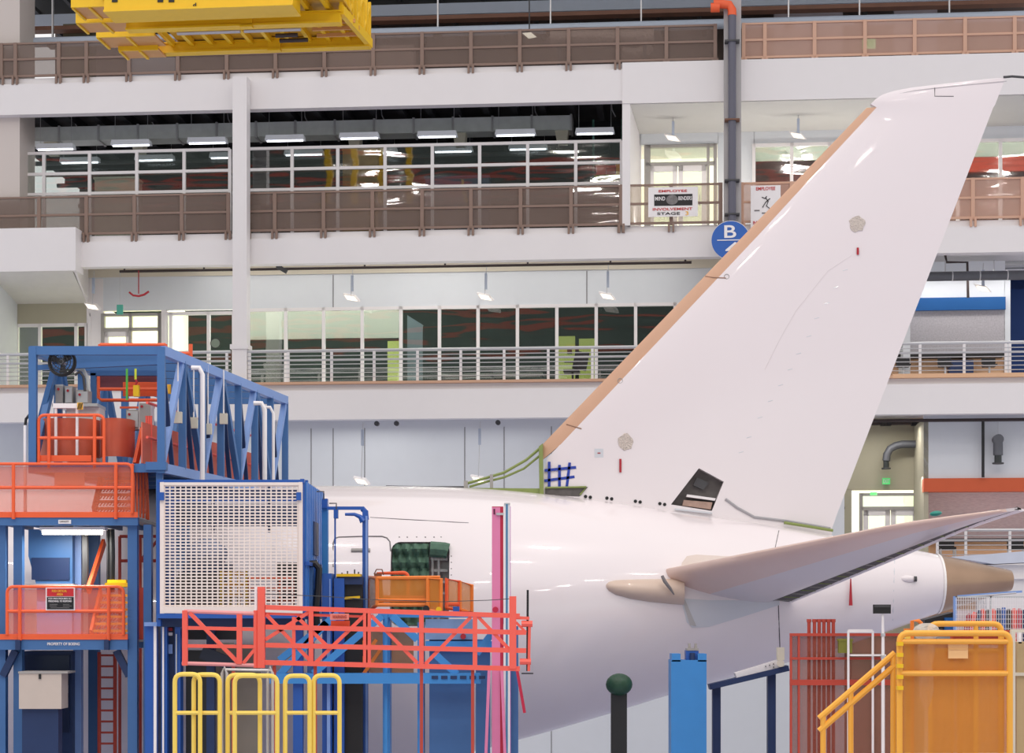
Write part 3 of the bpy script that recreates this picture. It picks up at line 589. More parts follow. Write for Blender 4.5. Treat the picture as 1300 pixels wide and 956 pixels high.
t = T('black_iron_pipe', 'bent black iron pipe in front of the wall above the round duct', 'pipe', tuple(F(1230, 378, 2.5)), 'F')
t.p('pipe', tube(bm_new(), [F(1199, 320, 2.5), F(1202, 333, 2.5), F(1228, 333, 2.5), F(1229, 378, 2.5)], .04, 8), conduit, smooth=True)
def stool(u, label, wd=1.6):
    c = F(u, 463, wd); t = T('bar_stool', label, 'stool', (c.x, wd, Z2), 'F', 'stools at the balcony counter')
    t.p('seat', prism(bm_new(), [(c.x-.2, c.z), (c.x+.2, c.z), (c.x+.16, c.z-.06), (c.x-.16, c.z-.06)], wd-.2, wd+.2), black)
    t.p('backrest', box(bm_new(), c.x-.19, c.x+.19, wd+.15, wd+.2, c.z+.04, c.z+.2), black)
    t.p('pole', tube(bm_new(), [(c.x, wd, Z2+.03), (c.x, wd, c.z)], .03, 8), steel, smooth=True); t.p('foot', disc(bm_new(), (c.x, Z2+.02), .02, wd-.2, wd+.2), steel)
stool(1147, 'dark stool beside the fin, left of the three stools'); stool(1200, 'dark stool in the middle before the navy locker'); stool(1256, 'dark stool at the right end of the wooden panel')
one('locker', box(box(bm_new(), fx(1205, 2.6), fx(1236, 2.6), 2.6, 3.0, Z2, fz(1220, 457, 2.6)), fx(1204, 2.6), fx(1237, 2.6), 2.55, 2.62, Z2+.3, Z2+.34), navy, 'dark navy locker against the wooden panel', 'locker', (fx(1220, 2.6), 2.6, Z2), 'F')
# first storey, right side
zr = Z2b
wall('wall_beige_recess', fx(1060, 3), fx(1190, 3), fz(1120, 622, 3), Z2b+.3, beige, 3)
wall('wall_beige_left', fx(1060, 3), fx(1081, 3), 0, fz(1100, 622, 3)+.02, beige, 3)
wall('wall_beige_low', fx(1170, 3), fx(1190, 3), 0, fz(1120, 622, 3)+.02, beige, 3)
lit_door(3, 1093, 1168, 626, 6.2, 3.05, [(1096, 1130), (1131, 1165)], 645, True, 1130)
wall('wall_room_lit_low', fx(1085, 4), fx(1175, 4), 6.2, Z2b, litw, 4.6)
wall('wall_sill_low', fx(1070, 3), fx(1190, 3), 0, 6.2, beige, 3.0)
wall('wall_right_panels', fx(1173, .6), XR, fz(1230, 608, .6), Z2b+.2, whiteb, .6)
wall('wall_right_orange', fx(1173, .5), XR, fz(1230, 624, .5), fz(1230, 607, .5), orangew, .5, .4)
st('wall_right_cheek', box(bm_new(), fx(1173, .6), fx(1173, .6)+.12, .6, 3.1, 0, Z2b), beige)
wall('wall_right_brick', fx(1173, 2.4), XR+1, fz(1230, 684, 2.4), fz(1230, 600, 2.4), brick, 2.4)
wall('wall_right_lowwood', fx(1173, 2.4), XR+1, 0, fz(1230, 684, 2.4), woodm, 2.4)
st('trim_20', box(bm_new(), fx(1180, 2.4), XR, 2.1, 2.42, fz(1230, 688, 2.4), fz(1230, 684, 2.4)), black)
zl = fz(1230, 714, .2)
st('trim_21', box(bm_new(), fx(1185, .2), XR, .0, 2.4, zl-.35, zl), white)
bar_rail('low steel railing behind the tail cone', [1190, 1226, 1282, 1340], zl, fz(1230, 673, .2), .2, 6)
for u, lb in ((1202, 'black chair back behind the tail cone, left one'), (1290, 'black chair back at the right edge behind the low railing')):
    c = F(u, 690, 1.2); t = T('lounge_chair', lb, 'chair', (c.x, 1.2, zl), 'F'); t.p('backrest', box(bm_new(), c.x-.22, c.x+.22, 1.3, 1.38, c.z-.1, c.z+.08), black); t.p('seat', box(bm_new(), c.x-.22, c.x+.22, .9, 1.35, zl+.38, zl+.45), black)
    for sx in (-.2, .2):
        for yy in (.92, 1.33): t.p('leg', box(bm_new(), c.x+sx-.02, c.x+sx+.02, yy-.02, yy+.02, zl, zl+.4 if yy < 1 else c.z), steel)
def vent(label, pts, wd, r):
    t = T('exhaust_duct', label, 'duct', tuple(F(pts[-1][0], pts[-1][1], wd)), 'F'); q = [F(u, v, wd) for u, v in pts]
    t.p('duct_body', tube(bm_new(), q, r, 14), dgalv, smooth=True); e = q[-1]
    t.p('damper', tube(bm_new(), [e+Vector((0, 0, .02)), e-Vector((0, 0, .2))], r*.75, 12), mat('dark_damper', (62, 66, 66), .4, .4), smooth=True)
    t.p('flange', tube(bm_new(), [e-Vector((0, 0, .2)), e-Vector((0, 0, .24))], r*1.2, 14), dgrey, smooth=True); return t
vent('elbowed grey duct on the beige wall right of the fin', [(1170, 564), (1145, 564), (1137, 566), (1130, 570), (1126, 577), (1125, 585)], 2.6, .11)
t = vent('short grey duct hanging before the white wall at the right', [(1267, 556), (1267, 572), (1267, 578)], .3, .13)
c = F(1267, 558, .3); t.p('duct_cap', tube(bm_new(), [c-Vector((0, .12, 0)), c+Vector((0, .16, 0))], .14, 14), dgalv, smooth=True); t.p('wire', tube(bm_new(), [c, (c.x, c.y, Z2b)], .008, 4), steel)
text_sign('exit_sign', 'green EXIT sign over the glazed doors right of the fin', 1109, 627, 2.95, 'EXIT', .2, .09, mat('exit_pale', (150, 230, 160), .5, emit=.5), green_sign)
text_sign('exit_sign', 'square green sign on the beige wall above the glazed doors', 1125, 611, 2.9, 'EXIT', .22, .18, mat('exit_mid', (90, 210, 120), .5, emit=.4), signw)
t = T('ceiling_pipework', 'dark pipe running under the first storey soffit at the right', 'pipe', (fx(1200, .3), .3, Z2b-.1), 'F')
t.p('pipe', tube(bm_new(), [(fx(1080, .3), .3, Z2b-.08), (XR, .3, Z2b-.08)], .045, 8), conduit, smooth=True); x = fx(1248, .4); t.p('drop_pipe', tube(bm_new(), [(x, .4, Z2b-.08), (x, .4, fz(1248, 606, .4))], .04, 8), black, smooth=True)
t = T('beige_wall_pipe', 'dark horizontal pipe with valves high on the beige wall', 'pipe', tuple(F(1130, 538, 2.5)), 'F')
z = fz(1130, 538, 2.5); t.p('pipe', tube(bm_new(), [(fx(1080, 2.5), 2.5, z), (fx(1175, 2.5), 2.5, z)], .04, 8), conduit, smooth=True)
for u in (1121, 1128, 1160): t.p('valve', box(bm_new(), fx(u, 2.5)-.07, fx(u, 2.5)+.07, 2.4, 2.6, z-.06, z+.12), black)
one('wall_reader', disc(bm_new(), (fx(1068, 2.9), fz(1068, 645, 2.9)), .1, 2.85, 2.95, 16), black, 'small black device on the wall between fin and doors', 'device', tuple(F(1068, 645, 2.9)), 'F')

# ================================================================ AIRLINER TAIL
def lerp_tab(tab, u):
    if u <= tab[0][0]: return tab[0][1]
    for i in range(len(tab)-1):
        (a, x), (c_, y) = tab[i], tab[i+1]
        if u <= c_:
            # catmull-like smooth interpolation
            t = (u-a)/(c_-a); xm = tab[i-1][1] if i > 0 else x; ym = tab[i+2][1] if i+2 < len(tab) else y
            am = tab[i-1][0] if i > 0 else a-1; cm = tab[i+2][0] if i+2 < len(tab) else c_+1
            m0 = (y-xm)/(c_-am)*(c_-a) if i > 0 else (y-x); m1 = (ym-x)/(cm-a)*(c_-a) if i+2 < len(tab) else (y-x)
            return (2*t**3-3*t*t+1)*x+(t**3-2*t*t+t)*m0+(-2*t**3+3*t*t)*y+(t**3-t*t)*m1
    return tab[-1][1]
TOP = [(-300, 616), (400, 617), (600, 620), (740, 633), (880, 653), (990, 669), (1055, 680), (1120, 691), (1190, 704), (1282, 724)]
BOT = [(-300, 978), (400, 978), (560, 962), (640, 944), (760, 910), (870, 876), (1000, 841), (1100, 811), (1190, 779), (1282, 750)]
WID = [(-300, 2.87), (400, 2.87), (560, 2.8), (700, 2.55), (870, 2.05), (1000, 1.6), (1100, 1.2), (1190, .8), (1282, .34)]
YA = 40.0
def fus(X):
    u = 650+X*FPX/YA; zt = ZC+(V0-lerp_tab(TOP, u))/FPX*YA; zb = ZC+(V0-lerp_tab(BOT, u))/FPX*YA
    return (zt+zb)/2, (zt-zb)/2, lerp_tab(WID, u)
def XU(u): return (u-650)*YA/FPX
def ring(X, n=72, off=0.):
    zc, rz, ry = fus(X); return [Vector((X, YA-(ry+off)*math.cos(2*math.pi*k/n), zc+(rz+off)*math.sin(2*math.pi*k/n))) for k in range(n)]
def onfus(u, v, off=.0):                                                     # where the line of sight meets the skin
    d = Vector(((u-650)/FPX, 1, (V0-v)/FPX)); o = Vector((0, 0, ZC)); t = 34.
    while t < 40.2:
        p = o+d*t; zc, rz, ry = fus(p.x)
        if ((p.y-YA)/(ry+off))**2+((p.z-zc)/(rz+off))**2 <= 1: return p
        t += .01
    return o+d*t
AC = T('airliner_tail', 'large white airliner tail with swept fin and unfinished stabiliser', 'aircraft', (XU(700), YA, fus(XU(700))[0]-2.9))
us = [-300+25*i for i in range(60) if -300+25*i < 1190]+[1190]
fb = loft(bm_new(), [ring(XU(u)) for u in us])
bmesh.ops.recalc_face_normals(fb, faces=fb.faces)
fo = AC.p('fuselage', fb, skin, smooth=True)
def cut(o, cb):
    me = bpy.data.meshes.new('cutter'); bmesh.ops.recalc_face_normals(cb, faces=cb.faces); bmesh.ops.translate(cb, verts=cb.verts, vec=-AC.b); cb.to_mesh(me); cb.free()
    co = bpy.data.objects.new('cutter', me); C.objects.link(co); co.location = AC.b
    md = o.modifiers.new('cut', 'BOOLEAN'); md.object = co; md.operation = 'DIFFERENCE'; md.solver = 'EXACT'
    bpy.context.view_layer.update()
    nm = bpy.data.meshes.new_from_object(o.evaluated_get(bpy.context.evaluated_depsgraph_get())); o.modifiers.clear(); o.data = nm
    nm.name = o.name; bpy.data.objects.remove(co); bpy.data.meshes.remove(me)
def rrect(x0, x1, z0, z1, r, n=5):
    out = []
    for cx, cz, a0 in ((x1-r, z1-r, 0), (x0+r, z1-r, 90), (x0+r, z0+r, 180), (x1-r, z0+r, 270)):
        for i in range(n+1): a_ = math.radians(a0+90*i/n); out.append((cx+r*math.cos(a_), cz+r*math.sin(a_)))
    return out
dp0, dp1 = onfus(497, 688), onfus(570, 775)
cut(fo, prism(bm_new(), rrect(dp0.x, dp1.x, dp1.z-.3, dp0.z, .18), 36, 38.6))
# green blanket in the doorway
b = bm_new(); nx, nz = 22, 30; g = [[None]*(nz+1) for _ in range(nx+1)]
for i in range(nx+1):
    for j in range(nz+1):
        x = dp0.x+.02+(dp1.x-dp0.x-.42)*i/nx; z = dp1.z-.28+(dp0.z-dp1.z+.25)*j/nz
        g[i][j] = b.verts.new((x, 37.62+.05*math.sin(i*1.1+j*.5)+.05*math.sin(j*1.3)+.05*random.random(), z))
for i in range(nx):
    for j in range(nz): b.faces.new((g[i][j], g[i+1][j], g[i+1][j+1], g[i][j+1]))
geom = bmesh.ops.extrude_face_region(b, geom=b.faces[:]); bmesh.ops.translate(b, verts=[v for v in geom['geom'] if isinstance(v, bmesh.types.BMVert)], vec=(0, .05, 0))
AC.p('door_blanket', b, quilt, smooth=True, label='crumpled green insulation blanket in the open doorway')
AC.p('door_blanket', tube(bm_new(), [(dp0.x+.75, 37.6, dp0.z-.14), (dp1.x-.1, 37.6, dp0.z-.16), (dp1.x-.03, 37.6, dp0.z-.18)], .15, 8), quilt, smooth=True, label='rolled green blanket along the top of the doorway')
b = bm_new()
for k in range(4): z = dp0.z-.35-.22*k; box(b, dp1.x-.38, dp1.x-.05, 37.9, 37.95, z, z+.05)
for x in (dp1.x-.36, dp1.x-.24): box(b, x, x+.04, 37.85, 37.95, dp1.z-.3, dp0.z-.3)
AC.p('door_frame_grid', b, steel)
def seam(pts, m=gapm, r=.008, nm='skin_seam', off=0.):
    q = [onfus(*p) for p in pts]; return AC.p(nm, tube(bm_new(), q, r, 6), m)
def line(p, q, n=6): return [(p[0]+(q[0]-p[0])*i/n, p[1]+(q[1]-p[1])*i/n) for i in range(n+1)]
seam([(423, 720), (423, 690), (425, 684), (430, 682), (460, 681), (485, 681), (491, 683), (495, 688), (496, 700)], r=.016)
AC.p('door_handle_recess', tube(bm_new(), [onfus(446, 699), onfus(470, 699)], .045, 8), grey)
seam(line((470, 657), (595, 664)), r=.01)
seam(line((988, 766), (991, 850), 10), mat('dark_seam', (90, 84, 88), .7), r=.012)
seam(line((990, 668), (982, 705), 6), r=.01); seam(line((1136, 700), (1133, 800), 8), skin2, r=.01)
b = bm_new()
for u in (507, 517, 529, 540, 551, 560): c = onfus(u, 682); tube(b, [c-Vector((0, .01, 0)), c+Vector((0, .01, 0))], .015, 6)
for v in range(706, 770, 8): c = onfus(573, v); tube(b, [c-Vector((0, .01, 0)), c+Vector((0, .01, 0))], .012, 6)
AC.p('door_rivets', b, gapm)
def pad(poly, m, nm, off=.012, label=None, n=8):                              # thin raised panel following the skin
    # poly: two edges (top list, bottom list) of equal length
    top, bot = poly; b = bm_new(); R = []
    for (a_, c_) in zip(top, bot): R.append([onfus(a_[0]+(c_[0]-a_[0])*k/n, a_[1]+(c_[1]-a_[1])*k/n, off) for k in range(n+1)])
    loft(b, R, caps=False, closed=False)
    gm = bmesh.ops.extrude_face_region(b, geom=b.faces[:]); bmesh.ops.translate(b, verts=[v for v in gm['geom'] if isinstance(v, bmesh.types.BMVert)], vec=(0, .05, 0))
    return AC.p(nm, b, m, smooth=True, label=label)
pad(([(863, 755), (870, 760), (900, 762), (940, 762), (988, 756)], [(872, 790), (879, 797), (900, 796), (940, 784), (990, 768)]), skin2, 'trim_panel', label='pale grey wear panel below the stabiliser')
pad(([(866, 760), (870, 762)], [(876, 794), (884, 795)]), mat('trim_panel_edge_grey', (186, 184, 182), .5), 'trim_panel_edge', .02)
pad(([(863, 726), (866, 714), (872, 706), (884, 704), (920, 706), (950, 706)], [(864, 740), (868, 740), (876, 740), (890, 740), (922, 740), (952, 735)]), skin3, 'trim_panel', label='beige wear panel above the stabiliser root')
# tail cone
b = bm_new(); cx_us = [1190, 1205, 1220, 1240, 1260, 1275, 1282]
loft(b, [ring(XU(u), 48, .0) for u in cx_us], caps=False); bmesh.ops.recalc_face_normals(b, faces=b.faces)
zc, rz, ry = fus(XU(1282)); loft(b, [ring(XU(1282), 48, 0), [Vector((p.x, YA+(p.y-YA)*.88, zc+(p.z-zc)*.88)) for p in ring(XU(1282), 48)], [Vector((p.x-.5, YA+(p.y-YA)*.8, zc+(p.z-zc)*.8)) for p in ring(XU(1282), 48)]], caps=False)
AC.p('tail_cone', b, bronze, smooth=True, label='bare metal tail cone')
AC.p('tail_cone_lip', loft(bm_new(), [ring(XU(1188), 48, .012), ring(XU(1191), 48, .014)], caps=False), mat('white_lip', (240, 236, 234), .4))
c = onfus(1152, 735); o_v = bm_new(); bmesh.ops.create_icosphere(o_v, subdivisions=2, radius=1, matrix=Matrix.Translation(c) @ Matrix.Diagonal((.17, .07, .075, 1)))
AC.p('drain_scoop', o_v, skin, smooth=True); AC.p('drain_scoop_mouth', tube(bm_new(), [c+Vector((.13, -.02, 0)), c+Vector((.18, -.02, 0))], .055, 10), dgrey)
q = onfus(1079, 738); AC.p('red_streamer', prism(bm_new(), [(q.x-.01, q.z+.05), (q.x+.01, q.z+.05), (q.x+.035, q.z-.48), (q.x-.035, q.z-.48)], q.y-.1, q.y-.08), redtag, label='red warning streamer hanging from the stabiliser')
# ---- fin
def FN(u, v): p = P(u, v, YA); return p.x, p.z
LEo = lambda v: 1100-(v-137)*412/428.
LEi = lambda v: (1112 if v <= 137 else LEo(v)+ (12+(v-137)*.033 if v < 300 else 18+(v-300)*.018))
TEo = lambda v: 1275-(v-100)*.3843
def fin_half(c, ch): c = max(0, min(1, c)); return ch*.085*(.2969*math.sqrt(c)-.126*c-.3516*c*c+.2843*c**3-.1015*c**4)/.2*.5*1.1
def fin_sec(v, xa, xb, x0, x1, n=18):
    z = ZC+(V0-v)/FPX*YA; ch = x1-x0; fr = []; 
    cs = [xa+(xb-xa)*(1-math.cos(math.pi*i/n))/2 for i in range(n+1)]
    A = [Vector((x, YA-fin_half((x-x0)/ch, ch), z)) for x in cs]; B = [Vector((x, YA+fin_half((x-x0)/ch, ch), z)) for x in cs]
    return A+B[::-1]
rings = []; rle = []
for v in [720, 690, 672, 655, 628, 600, 582, 565, 544, 500, 450, 400, 350, 300, 250, 200, 160, 137]:
    uo = LEo(v); x0 = XU(uo); x1 = XU(TEo(min(v, 672)) if v < 672 else 1056)
    if v > 628: xa = XU(690)
    elif v > 582: xa = XU(690)
    else: xa = XU(LEi(v))
    if v > 565: x0 = XU(max(LEo(v), 600))
    rings.append(fin_sec(v, xa, x1, x0, x1))
    if 137 <= v <= 565: rle.append(fin_sec(v, x0, XU(LEi(v))+.01, x0, x1, 10))
# tip: sections shrinking towards the top curve
tipc = [(133, 1104), (127, 1110), (121, 1119), (116, 1134), (112, 1156), (108, 1188), (104, 1222), (101, 1248), (99, 1268)]
for v, u0 in tipc: x0 = XU(u0); x1 = XU(TEo(v)+1); rings.append(fin_sec(v, x0+.01, x1, x0-.3, x1))
fin = AC.p('fin', loft(bm_new(), rings), skin, smooth=True)
hole = [(886.5, 595), (918, 612), (903, 649), (851, 641)]
cut(fin, prism(bm_new(), [FN(*p) for p in hole], 39, 40.12))
rle.insert(0, [Vector((XU(690)+.0*i, p.y, p.z)) if False else p for i, p in enumerate(fin_sec(583, XU(689), XU(690), XU(672), XU(1092), 10))])
AC.p('fin_leading_edge', loft(bm_new(), rle), tan, smooth=True, label='bare tan composite leading edge of the fin')
# hole contents: dark bay with boxes
def finy(u, v): 
    x, z = FN(u, v); x0 = XU(max(LEo(v), 600)) if v > 565 else XU(LEo(v)); x1 = XU(TEo(min(v, 672))); return YA-fin_half((x-x0)/(x1-x0), x1-x0)
b = prism(bm_new(), [FN(*p) for p in hole], 40.08, 40.11); AC.p('bay_back', b, darkgap)
AC.p('bay_shelf', prism(bm_new(), [FN(872, 628), FN(908, 633), FN(907, 636), FN(871, 631)], finy(890, 630)+.03, 40.08), white)
AC.p('bay_equipment', prism(bm_new(), [FN(868, 635), FN(904, 638), FN(902, 647), FN(866, 642)], finy(890, 630)+.06, 40.08), mat('equipment_beige', (168, 140, 126), .6, var=.4, scale=10))
AC.p('bay_box', prism(bm_new(), [FN(885, 606), FN(900, 613), FN(893, 622), FN(880, 616)], 40.0, 40.08), dgrey)
yf = finy(880, 650); AC.p('bay_sill', prism(bm_new(), [FN(856, 646), FN(903, 651), FN(903, 653), FN(856, 648)], yf-.05, yf+.1), skin2)
def finline(pts, m, r, nm): return AC.p(nm, tube(bm_new(), [Vector((FN(u, v)[0], finy(u, v)-.002, FN(u, v)[1])) for u, v in pts], r, 6), m)
finline([(920, 634), (935, 645), (957, 657), (1000, 662), (1054, 671)], mat('joint_grey', (160, 158, 162), .5), .03, 'fin_root_fairing')
AC.p('fin_root_edge', tube(bm_new(), [Vector((FN(u, v)[0], 39.85, FN(u, v)[1])) for u, v in ((994, 664), (1020, 668), (1056, 674))], .03, 6), primer)
finline([(1186, 112), (1186, 123), (1205, 123), (1210, 123)], dgrey, .008, 'fin_tip_seam')
finline([(1108, 130), (1130, 122), (1160, 116), (1200, 111), (1278, 103)], mat('soft_seam', (196, 190, 192), .5), .01, 'fin_tip_seam')
for pts in ([(895, 351), (905, 353), (921, 354)], [(719, 539), (728, 542), (738, 545)]): finline([(u, v) for u, v in pts], mat('tan_joint', (150, 116, 96), .6), .012, 'leading_edge_joint')
finline([(970, 470), (990, 430), (1010, 395), (1050, 345), (1080, 325)], mat('faint_seam', (222, 214, 216), .5), .005, 'skin_seam')
for u, v in ((1074, 344), (1062, 365), (1052, 385), (1038, 404), (1026, 428), (1002, 468), (990, 490), (978, 510), (966, 532)):
    pass
for u, v in ((1072, 344), (1060, 366), (1049, 386), (1036, 405), (1026, 428), (1013, 450), (1002, 470), (990, 490), (977, 510), (964, 531), (950, 556), (940, 575)):
    c = Vector((FN(u, v)[0], finy(u, v), FN(u, v)[1])); AC.p('fin_fastener', tube(bm_new(), [c-Vector((.05, 0, .01)), c+Vector((.05, 0, .02))], .007, 5), skin2)
for u, v, r in ((1087, 285, 10), (794, 562, 10)):
    b = bm_new(); x, z = FN(u, v); y = finy(u, v); vs = []
    n = 14; prism(b, [(x+(r+random.uniform(-1.5, 1.5))/62*math.cos(6.283*i/n), z+(r+random.uniform(-1.5, 1.5))/62*math.sin(6.283*i/n)) for i in range(n)], y-.012, y+.05)
    AC.p('covered_port', b, film, label='crumpled film taped over a port of the fin')
for u, v, h in ((1088, 320, 9), (787, 592, 17)):
    x, z = FN(u, v); y = finy(u, v); AC.p('red_streamer', box(bm_new(), x-.022, x+.022, y-.03, y-.015, z-h/62/2, z+h/62/2), redtag)
x, z = FN(760, 576); AC.p('fin_placard', box(bm_new(), x-.09, x+.09, finy(760, 576)-.006, 40, z-.09, z+.09), skin2)
AC.p('fin_placard_mark', box(bm_new(), x-.03, x+.03, finy(760, 576)-.012, 40, z-.01, z+.01), redtag)
for u, v in ((922, 352), (787, 484)):
    x, z = FN(u, v); AC.p('round_port', tube(bm_new(), [(x+.05*math.cos(a_*.5236), finy(u, v)-.004, z+.05*math.sin(a_*.5236)) for a_ in range(12)], .006, 5, True), grey)
b = bm_new()
for u, v in ((743, 631), (749, 632), (770, 633), (776, 634), (806, 637), (812, 638), (837, 640), (843, 641)): x, z = FN(u, v); disc(b, (x, z), .035, finy(u, v)-.01, 40, 12)
AC.p('root_bolts', b, black)
x0, z0 = FN(692, 629); x1, z1 = FN(744, 619)
AC.p('fin_root_opening', prism(bm_new(), [FN(692, 629), FN(692, 621), FN(746, 619), FN(735, 631)], finy(720, 625)-.012, 40), darkgap)
AC.p('fin_root_rim', tube(bm_new(), [Vector((FN(u, v)[0], finy(720, 625)-.03, FN(u, v)[1])) for u, v in ((692, 620), (744, 619), (736, 629))], .02, 6), primer)
yt = finy(705, 600)-.02
for a_, c_ in (((697, 587), (697, 628)), ((710, 591), (710, 630)), ((723, 588), (718, 629)), ((691, 598), (731, 594)), ((691, 611), (729, 606))):
    p, q = FN(*a_), FN(*c_); AC.p('masking_tape', bar(bm_new(), (p[0], yt, p[1]), (q[0], yt, q[1]), .012 if abs(a_[0]-c_[0]) > 10 else .055, .055 if abs(a_[0]-c_[0]) > 10 else .012), tape, label='strip of blue masking tape at the fin root')
# green dorsal frames
gt = lambda pts, r, nm, m=primer: AC.p(nm, tube(bm_new(), [P(u, v, YA-.05) for u, v in pts], r, 6), m, smooth=True)
AC.p('dorsal_frame', prism(bm_new(), [FN(684, 568), FN(689, 564), FN(690, 630), FN(685, 630)], 39.75, 40.25), primer)
gt([(688, 567), (668, 584), (640, 600), (620, 606), (592, 614)], .03, 'dorsal_stringer'); gt([(686, 578), (665, 595), (640, 606), (620, 611), (596, 618)], .025, 'dorsal_stringer')
AC.p('dorsal_frame', box(bm_new(), FN(622, 0)[0], FN(626, 0)[0], 39.85, 40.15, FN(0, 626)[1], FN(0, 603)[1]), grey); AC.p('dorsal_frame', box(bm_new(), FN(589, 0)[0], FN(594, 0)[0], 39.85, 40.15, FN(0, 624)[1], FN(0, 611)[1]), grey)
AC.p('dorsal_rail', prism(bm_new(), [FN(590, 620), FN(690, 621), FN(690, 632), FN(590, 624)], 39.8, 39.9), primer)
gt([(490, 618), (540, 619), (592, 619)], .03, 'dorsal_seal', dgrey)
# ---- stabilisers
def stab(side):
    nm = 'stabiliser'; sp = []; n = 20; St = []
    Yr, Yt = 38.4, 31.0
    def pt(x, y, z): return Vector((x, y if side < 0 else 2*YA-y, z))
    secs = []; ribs = []
    for i in range(n+1):
        s = i/n; Y = Yr+(Yt-Yr)*s
        xl = 2.75+(6.75-2.75)*s+1.0*max(0, (s-.85)/.15)**2; xr = 5.05+(7.62-5.05)*s+.4*max(0, (s-.85)/.15)**2
        zl = .80+(1.55-.80)*s+.1*max(0, (s-.85)/.15)**2; zr = .36+(1.60-.36)*s+.07*max(0, (s-.85)/.15)**2; th = .34*(1-s)+.08*s
        if s > .9: th *= 1-(s-.9)*6*.9*.9
        if s == 1: th = .035
        ring_ = []; m = 16; cc = [(1-math.cos(math.pi*k/m))/2 for k in range(m+1)]
        for k in range(m+1):           # top from spar to LE
            c_ = cc[m-k]; prof = max(0, c_)**.42*(1.25-.35*c_); zmid = zl+(zr-zl)*c_; top = th*prof*.75
            ring_.append(pt(xl+(xr-xl)*c_, Y, ZC+zmid+top))
        for k in range(1, m+1):
            c_ = cc[k]; zmid = zl+(zr-zl)*c_
            ring_.append(pt(xl+(xr-xl)*c_, Y, ZC+zmid-th*(1.35*c_**.33*(1-c_)**.7+.35*c_)))
        secs.append(ring_); sp.append((xl, xr, Y, ring_[0].z, ring_[-1].z, th))
    AC.p('stabiliser', loft(bm_new(), [r_[:11]+r_[23:] for r_ in secs]), mat('stabiliser_skin', (208, 200, 202), .32, coat=.4, var=.01), smooth=True, label='port horizontal stabiliser without its elevator' if side < 0 else None)
    AC.p('stabiliser_leading_edge', loft(bm_new(), [r_[10:24] for r_ in secs]), mat('stabiliser_edge_tan', (216, 188, 176), .35, coat=.4, var=.03), smooth=True, label='pinkish tan leading edge of the stabiliser')
    # open trailing edge: top lip, dark panel for the shade in the cavity, ribs
    lip = bm_new(); R = []
    for (xl, xr, Y, zt, zb, th) in sp: e = .44*(1-(sp[0][2]-Y)/7.4*.75); R.append([pt(xr, Y, zt), pt(xr+e, Y, zb+.01), pt(xr+e, Y, zb-.02), pt(xr+e-.05, Y, zb-.02), pt(xr, Y, zt-.03)])
    loft(lip, R); AC.p('trailing_edge_skin', lip, skin, smooth=False)
    lip = bm_new(); R = []
    for (xl, xr, Y, zt, zb, th) in sp: R.append([pt(xr-.04, Y, zb-.0), pt(xr+.03, Y, zb+.0), pt(xr+.03, Y, zt-.02), pt(xr-.04, Y, zt-.02)])
    loft(lip, R); AC.p('rear_spar', lip, darkgap)
    lip = bm_new(); R = []
    for (xl, xr, Y, zt, zb, th) in sp: e = .44*(1-(sp[0][2]-Y)/7.4*.75)-.05; R.append([pt(xr+.0, Y, zb+.05), pt(xr+e, Y, zb+.02), pt(xr+e, Y, zb-.005), pt(xr+.0, Y, zb+.02)])
    loft(lip, R); AC.p('cove_shade_panel', lip, darkgap, label='dark panel imitating the shade of the open trailing edge cove')
    for j in range(22):
        s = (j+.5)/22; i = min(n-1, int(s*n)); f_ = s*n-i; a_, c_ = sp[i], sp[i+1]; L = [a_[k]+(c_[k]-a_[k])*f_ for k in range(6)]
        e = .41*(1-s*.75); bb = bm_new(); q = [pt(L[1], L[2], L[4]), pt(L[1]+e, L[2], L[4]-.015), pt(L[1]+e*.6, L[2], L[4]+.06)]
        vs = [bb.verts.new(p) for p in q]+[bb.verts.new(p+Vector((0, .03, 0))) for p in q]
        bb.faces.new(vs[:3]); bb.faces.new(vs[3:][::-1])
        for k in range(3): bb.faces.new((vs[k], vs[(k+1) % 3], vs[3+(k+1) % 3], vs[3+k]))
        AC.p('elevator_rib', bb, primer if j % 2 else grey)
    return sp
sp = stab(-1); stab(1)
# light cover at the tip leading edge
c = P(1188, 652, 31.15); b = bm_new(); bmesh.ops.create_icosphere(b, subdivisions=2, radius=1, matrix=Matrix.Translation(c) @ Matrix.Rotation(-.12, 4, 'Y') @ Matrix.Diagonal((.1, .12, .045, 1)))
AC.p('light_cover', b, tealm, smooth=True, label='teal cover over the tip light')
# glove fairing ahead of the root
pts = [(769, 744, .01, .02), (770, 744.5, .06, .06), (773, 745, .1, .1), (782, 746.5, .15, .15), (800, 748.5, .19, .2), (825, 750, .22, .24), (848, 751, .24, .26), (868, 751.5, .25, .27)]
R = []
for u, v, rz_, ry_ in pts:
    c = onfus(u, v); R.append([Vector((c.x, c.y+.08-(ry_+.05)*math.cos(6.2832*k/20), c.z+rz_*math.sin(6.2832*k/20)*1.05)) for k in range(20)])
AC.p('root_fairing', loft(bm_new(), R), tan if False else mat('fairing_tan', (206, 184, 168), .4, var=.05, coat=.3), smooth=True, label='tan fairing ahead of the stabiliser root')
c = onfus(845, 742); AC.p('fairing_joint', tube(bm_new(), [c+Vector((-.09, -.30, .16)), c+Vector((-.04, -.33, .05)), c+Vector((.06, -.33, -.08)), c+Vector((.14, -.3, -.2))], [.03, .035, .03, .012], 8), gapm, smooth=True)

AC.p('tip_antenna', tube(bm_new(), [P(1274, 98, YA), P(1285, 97, YA), P(1305, 98.5, YA)], .025, 6), dgrey)
